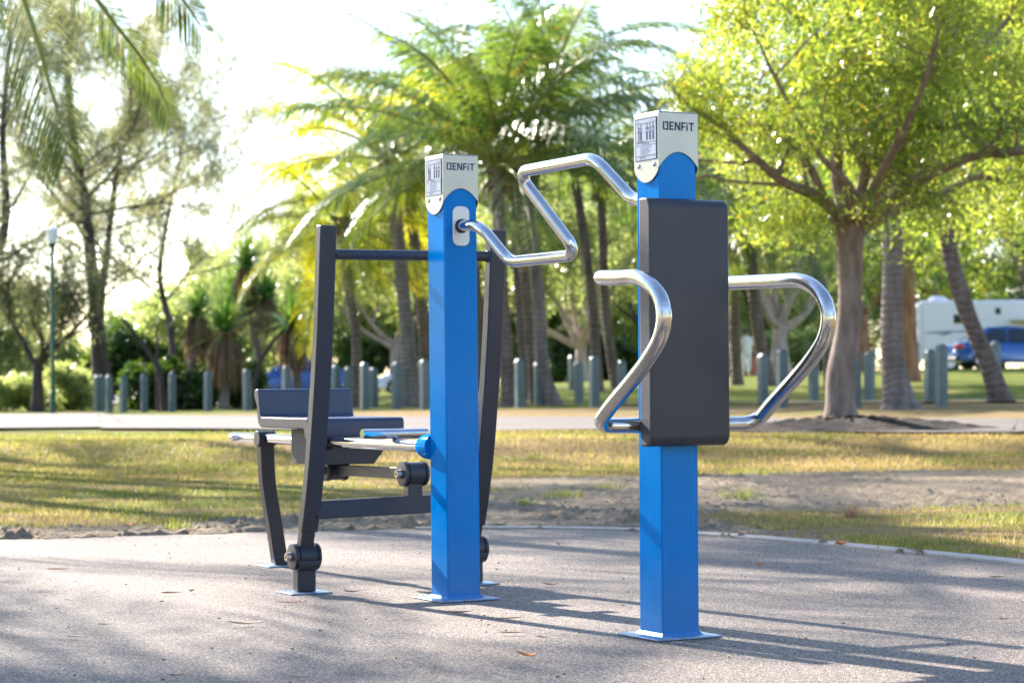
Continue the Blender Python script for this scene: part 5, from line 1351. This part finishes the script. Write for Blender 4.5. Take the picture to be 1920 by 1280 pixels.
    for sg in (-1, 1):
        MB().box((-hl + .13, sg * w * .74, tail * .83), (.30, .34, .15)).build('tail_light', M['red_lamp'], root, bevel=.04, local=True)
        MB().box((-hl + .045, sg * w * .60, tail * .66), (.12, .26, .10)).build('reflector', M['lamp_white'], root, bevel=.03, local=True)
        MB().box((hl - .13, sg * w * .68, bh * .66), (.26, .32, .12)).build('headlight', M['lamp_white'], root, bevel=.04, local=True)
    MB().box((-hl + .06, 0, .33), (.16, Wc * .84, .16)).build('bumper', M['trim'], root, bevel=.04, local=True)
    return root
bc = at(1782, 650, 76); make_car('parked_car', (bc.x + 2.25, 76, H(bc.x + 2.25, 76)), R(4), M['car_blue'], 'blue sedan parked at the right with its red tail light showing beside the camper', 4.6, 1.42)
bc = at(500, 720, 84); make_car('parked_car', (bc.x + .95, 84, H(bc.x + .95, 84) + .05), R(-172), M['car_blue'], 'blue car parked on the left, glimpsed above the seat of the machine', 4.4, 1.46)
bc = at(706, 715, 90); make_car('parked_car', (bc.x + 2.15, 90, H(bc.x + 2.15, 90)), R(172), M['car_white'], 'white hatchback parked behind the pale palm trunks left of the farther post', 4.3, 1.50, hatch=True)

# camper: white box body with overcab, awning and a pickup cab
cx = at(1724, 640, 90); cx = Vector((cx.x, 90, H(cx.x, 90)))
cm = empty('camper', cx, 'white camper with small dark window and grey swoosh behind the leaning palm at the right', 'camper')
def pb(nm, x0, x1, y0, y1, z0, z1, mat, bv=.05): return MB().box(((x0 + x1) / 2, (y0 + y1) / 2, (z0 + z1) / 2), (x1 - x0, y1 - y0, z1 - z0)).build(nm, mat, cm, bevel=bv, local=True, bseg=3)
pb('living_body', 0.08, 4.3, 0, 2.1, .55, 2.86, M['van_white'], .10)
pb('rear_wall', -0.06, 0.10, .03, 2.07, .40, 2.74, M['van_white'], .04)
pb('rear_ladder', -0.14, -0.07, .35, .75, .6, 2.6, M['rim'], .01)
MB().lathe([(.42, 0), (.40, .10), (.25, .2), (.05, .23)], (.85, .9, 2.85), Z, 20).build('roof_dome', M['van_white'], cm, local=True)
pb('window', 1.35, 1.95, -.02, .03, 1.95, 2.30, M['glass_dark'], .02)
pb('window', 2.98, 3.2, -.02, .03, 2.3, 2.55, M['glass_dark'], .02)
for x0, z0, x1, z1 in ((.10, 1.58, 1.5, 1.66), (.7, 1.50, 1.35, 1.62), (1.25, 1.62, 2.6, 1.72), (3.0, 1.70, 4.1, 1.45)):
    n = 10; pl = [(x0 + (x1 - x0) * i / n, z0 + (z1 - z0) * (i / n) ** 2 + .05 * math.sin(PI * i / n)) for i in range(n + 1)]
    pl += [(x, z - .085 * math.sin(PI * (x - x0) / (x1 - x0))) for x, z in pl[::-1][1:-1]]
    MB().prism(pl, (0, -.004, 0), Vector((1, 0, 0)), Z, Vector((0, -.006, 0))).build('side_graphic', M['graphic'], cm, local=True, smooth=False)
pb('trim_strip', .1, 4.28, -.012, .0, 1.02, 1.06, M['rim'], .0)
pb('overcab', 4.32, 6.0, .1, 2.0, 1.95, 2.84, M['van_white'], .15)
pb('awning', 3.6, 6.1, -.75, -.02, 2.00, 2.10, M['beige'], .02)
pb('cab', 4.32, 6.1, .12, 1.98, .5, 1.92, M['van_white'], .12)
pb('cab_window', 4.6, 5.6, .08, .14, 1.25, 1.80, M['glass_dark'], .03)
for sx in (1.2, 5.3):
    w_ = MB().lathe([(.2, -.12), (.36, -.12), (.38, -.09), (.38, .09), (.36, .12), (.2, .12)], (sx, .12, .38), Vector((0, 1, 0)), 24).build('wheel', M['tyre'], cm, local=True)
    MB().lathe([(.03, -.13), (.2, -.13), (.21, -.11)], (sx, .12, .38), Vector((0, 1, 0)), 14).build('rim', M['rim'], w_, local=True)
cm.rotation_euler = (0, 0, R(-3))

# ------------------------------------------------------------ people far away
def person(loc, h, rz, label, shirt, legs, pose, hair='hair'):
    root = empty('person', loc, label, 'person'); root.rotation_euler = (0, 0, rz)
    k = h / 1.72
    J = {'pel': (0, 0, .95), 'ch': (0, .01, 1.25), 'nk': (0, .0, 1.45), 'hd': (0, -.02, 1.60),
         'hl': (.09, 0, .90), 'kl': (.10, -.03, .50), 'al': (.10, .02, .08), 'tl': (.11, -.14, .03),
         'hr': (-.09, 0, .90), 'kr': (-.10, .04 - .1 * pose, .50), 'ar': (-.10, .10, .08), 'tr': (-.11, -.05, .03),
         'sl': (.18, .0, 1.40), 'el': (.25, .03, 1.14), 'wl': (.24, -.05 - .12 * pose, .92), 'fl': (.24, -.08 - .12 * pose, .83),
         'sr': (-.18, .0, 1.40), 'er': (-.25, .04, 1.14), 'wr': (-.22, -.12, .94), 'fr': (-.21, -.17, .87)}
    rad = dict(pel=.15, ch=.15, nk=.06, hd=.10, hl=.09, kl=.06, al=.04, tl=.035, hr=.09, kr=.06, ar=.04, tr=.035, sl=.06, el=.042, wl=.03, fl=.03, sr=.06, er=.042, wr=.03, fr=.03)
    E = [('pel', 'ch'), ('ch', 'nk'), ('nk', 'hd'), ('pel', 'hl'), ('hl', 'kl'), ('kl', 'al'), ('al', 'tl'), ('pel', 'hr'), ('hr', 'kr'), ('kr', 'ar'), ('ar', 'tr'), ('ch', 'sl'), ('sl', 'el'), ('el', 'wl'), ('wl', 'fl'), ('ch', 'sr'), ('sr', 'er'), ('er', 'wr'), ('wr', 'fr')]
    ks = list(J); me = bpy.data.meshes.new('body'); me.from_pydata([tuple(c * k for c in J[q]) for q in ks], [(ks.index(a), ks.index(b)) for a, b in E], [])
    o = bpy.data.objects.new('body', me); COL.objects.link(o); o.parent = root; me.materials.append(M['skin'])
    sk = o.modifiers.new('skin', 'SKIN'); lay = me.skin_vertices[0].data if me.skin_vertices else None
    if lay is None:
        bm = bmesh.new(); bm.from_mesh(me); bm.verts.layers.skin.verify(); bm.to_mesh(me); bm.free(); lay = me.skin_vertices[0].data
    for i, q in enumerate(ks): lay[i].radius = (rad[q] * k, rad[q] * k * .85); lay[i].use_root = (q == 'pel')
    sb = o.modifiers.new('sub', 'SUBSURF'); sb.levels = 2; sb.render_levels = 2
    mb = MB(); mb.lathe([(.17, .80), (.185, .95), (.17, 1.1), (.195, 1.3), (.18, 1.40), (.085, 1.47)], (0, 0, 0), Z, 18); 
    for sg in (-1, 1): mb.tube([(sg * .15, 0, 1.39), (sg * .25, .03, 1.15)], [.075, .062], 10)
    for v in mb.v: v.y *= .72; v *= k
    mb.build('shirt', M[shirt], root, local=True)
    mb = MB()
    for a, b, c in (('hl', 'kl', 'al'), ('hr', 'kr', 'ar')): mb.tube([Vector(J[a]) + Z * .05, J[b], Vector(J[c]) + Z * .06], [.115, .078, .058], 12)
    for v in mb.v: v *= k
    mb.build('trousers', M[legs], root, local=True)
    mb = MB(); mb.lathe([(.02, .125), (.08, .10), (.108, .04), (.105, -.02), (.07, -.06)], (0, .02, 1.61), Z, 16)
    for v in mb.v: v *= k
    mb.build('hair', M[hair], root, local=True); return root
q = gp(1399, 84); person(q, 1.72, R(20), 'person in white shirt and light trousers standing on the lawn right of the back pad', 'cloth_white', 'cloth_white', 0)
q = gp(1415, 88); person(q, 1.60, R(-40), 'person in a dark top with pink trousers beside the one in white', 'cloth_dark', 'cloth_pink', 1)

# ------------------------------------------------------------ light, sky, camera
w = bpy.data.worlds.new('World'); scn.world = w; w.use_nodes = True
nt = w.node_tree; bg = nt.nodes['Background']; sky = nt.nodes.new('ShaderNodeTexSky'); sky.sky_type = 'NISHITA'
sky.sun_disc = False; sky.sun_elevation = EL
sky.sun_rotation = math.atan2(SUN_AZ.x, SUN_AZ.y); sky.altitude = 0; sky.air_density = 1.0; sky.dust_density = 0.4; sky.ozone_density = 1.0
mxs = nt.nodes.new('ShaderNodeMix'); mxs.data_type = 'RGBA'; mxs.blend_type = 'MULTIPLY'; mxs.inputs[0].default_value = 1.0; mxs.inputs[7].default_value = (1.0, 0.985, 1.02, 1)
nt.links.new(sky.outputs[0], mxs.inputs[6]); nt.links.new(mxs.outputs[2], bg.inputs[0]); bg.inputs[1].default_value = 0.112
sd = bpy.data.lights.new('sun', 'SUN'); sd.energy = 5.0; sd.angle = R(0.55); sd.color = (1.0, 0.92, 0.82)
so_ = bpy.data.objects.new('sun', sd); COL.objects.link(so_)
to_sun = (SUN_AZ * math.cos(EL) + Z * math.sin(EL)); so_.rotation_euler = to_sun.to_track_quat('Z', 'Y').to_euler()
cam = bpy.data.cameras.new('camera'); co = bpy.data.objects.new('camera', cam); COL.objects.link(co)
cam.sensor_width = 36; cam.lens = F / 1920 * 36; cam.clip_start = 0.1; cam.clip_end = 5000
co.matrix_world = Matrix(((_r.x, _u.x, -_f.x, 0), (_r.y, _u.y, -_f.y, 0), (_r.z, _u.z, -_f.z, CAMZ), (0, 0, 0, 1)))
cam.dof.use_dof = True; cam.dof.focus_distance = 7.6; cam.dof.aperture_fstop = 5.2; cam.dof.aperture_blades = 0
scn.camera = co
scn.view_settings.view_transform = 'Standard'; scn.view_settings.look = 'None'; scn.view_settings.exposure = 1.93; scn.view_settings.gamma = 1.0
cy = scn.cycles
cy.use_denoising = True; cy.max_bounces = 8; cy.diffuse_bounces = 3; cy.glossy_bounces = 4; cy.transmission_bounces = 4; cy.transparent_max_bounces = 4
cy.sample_clamp_indirect = 6.0; cy.caustics_reflective = False; cy.caustics_refractive = False
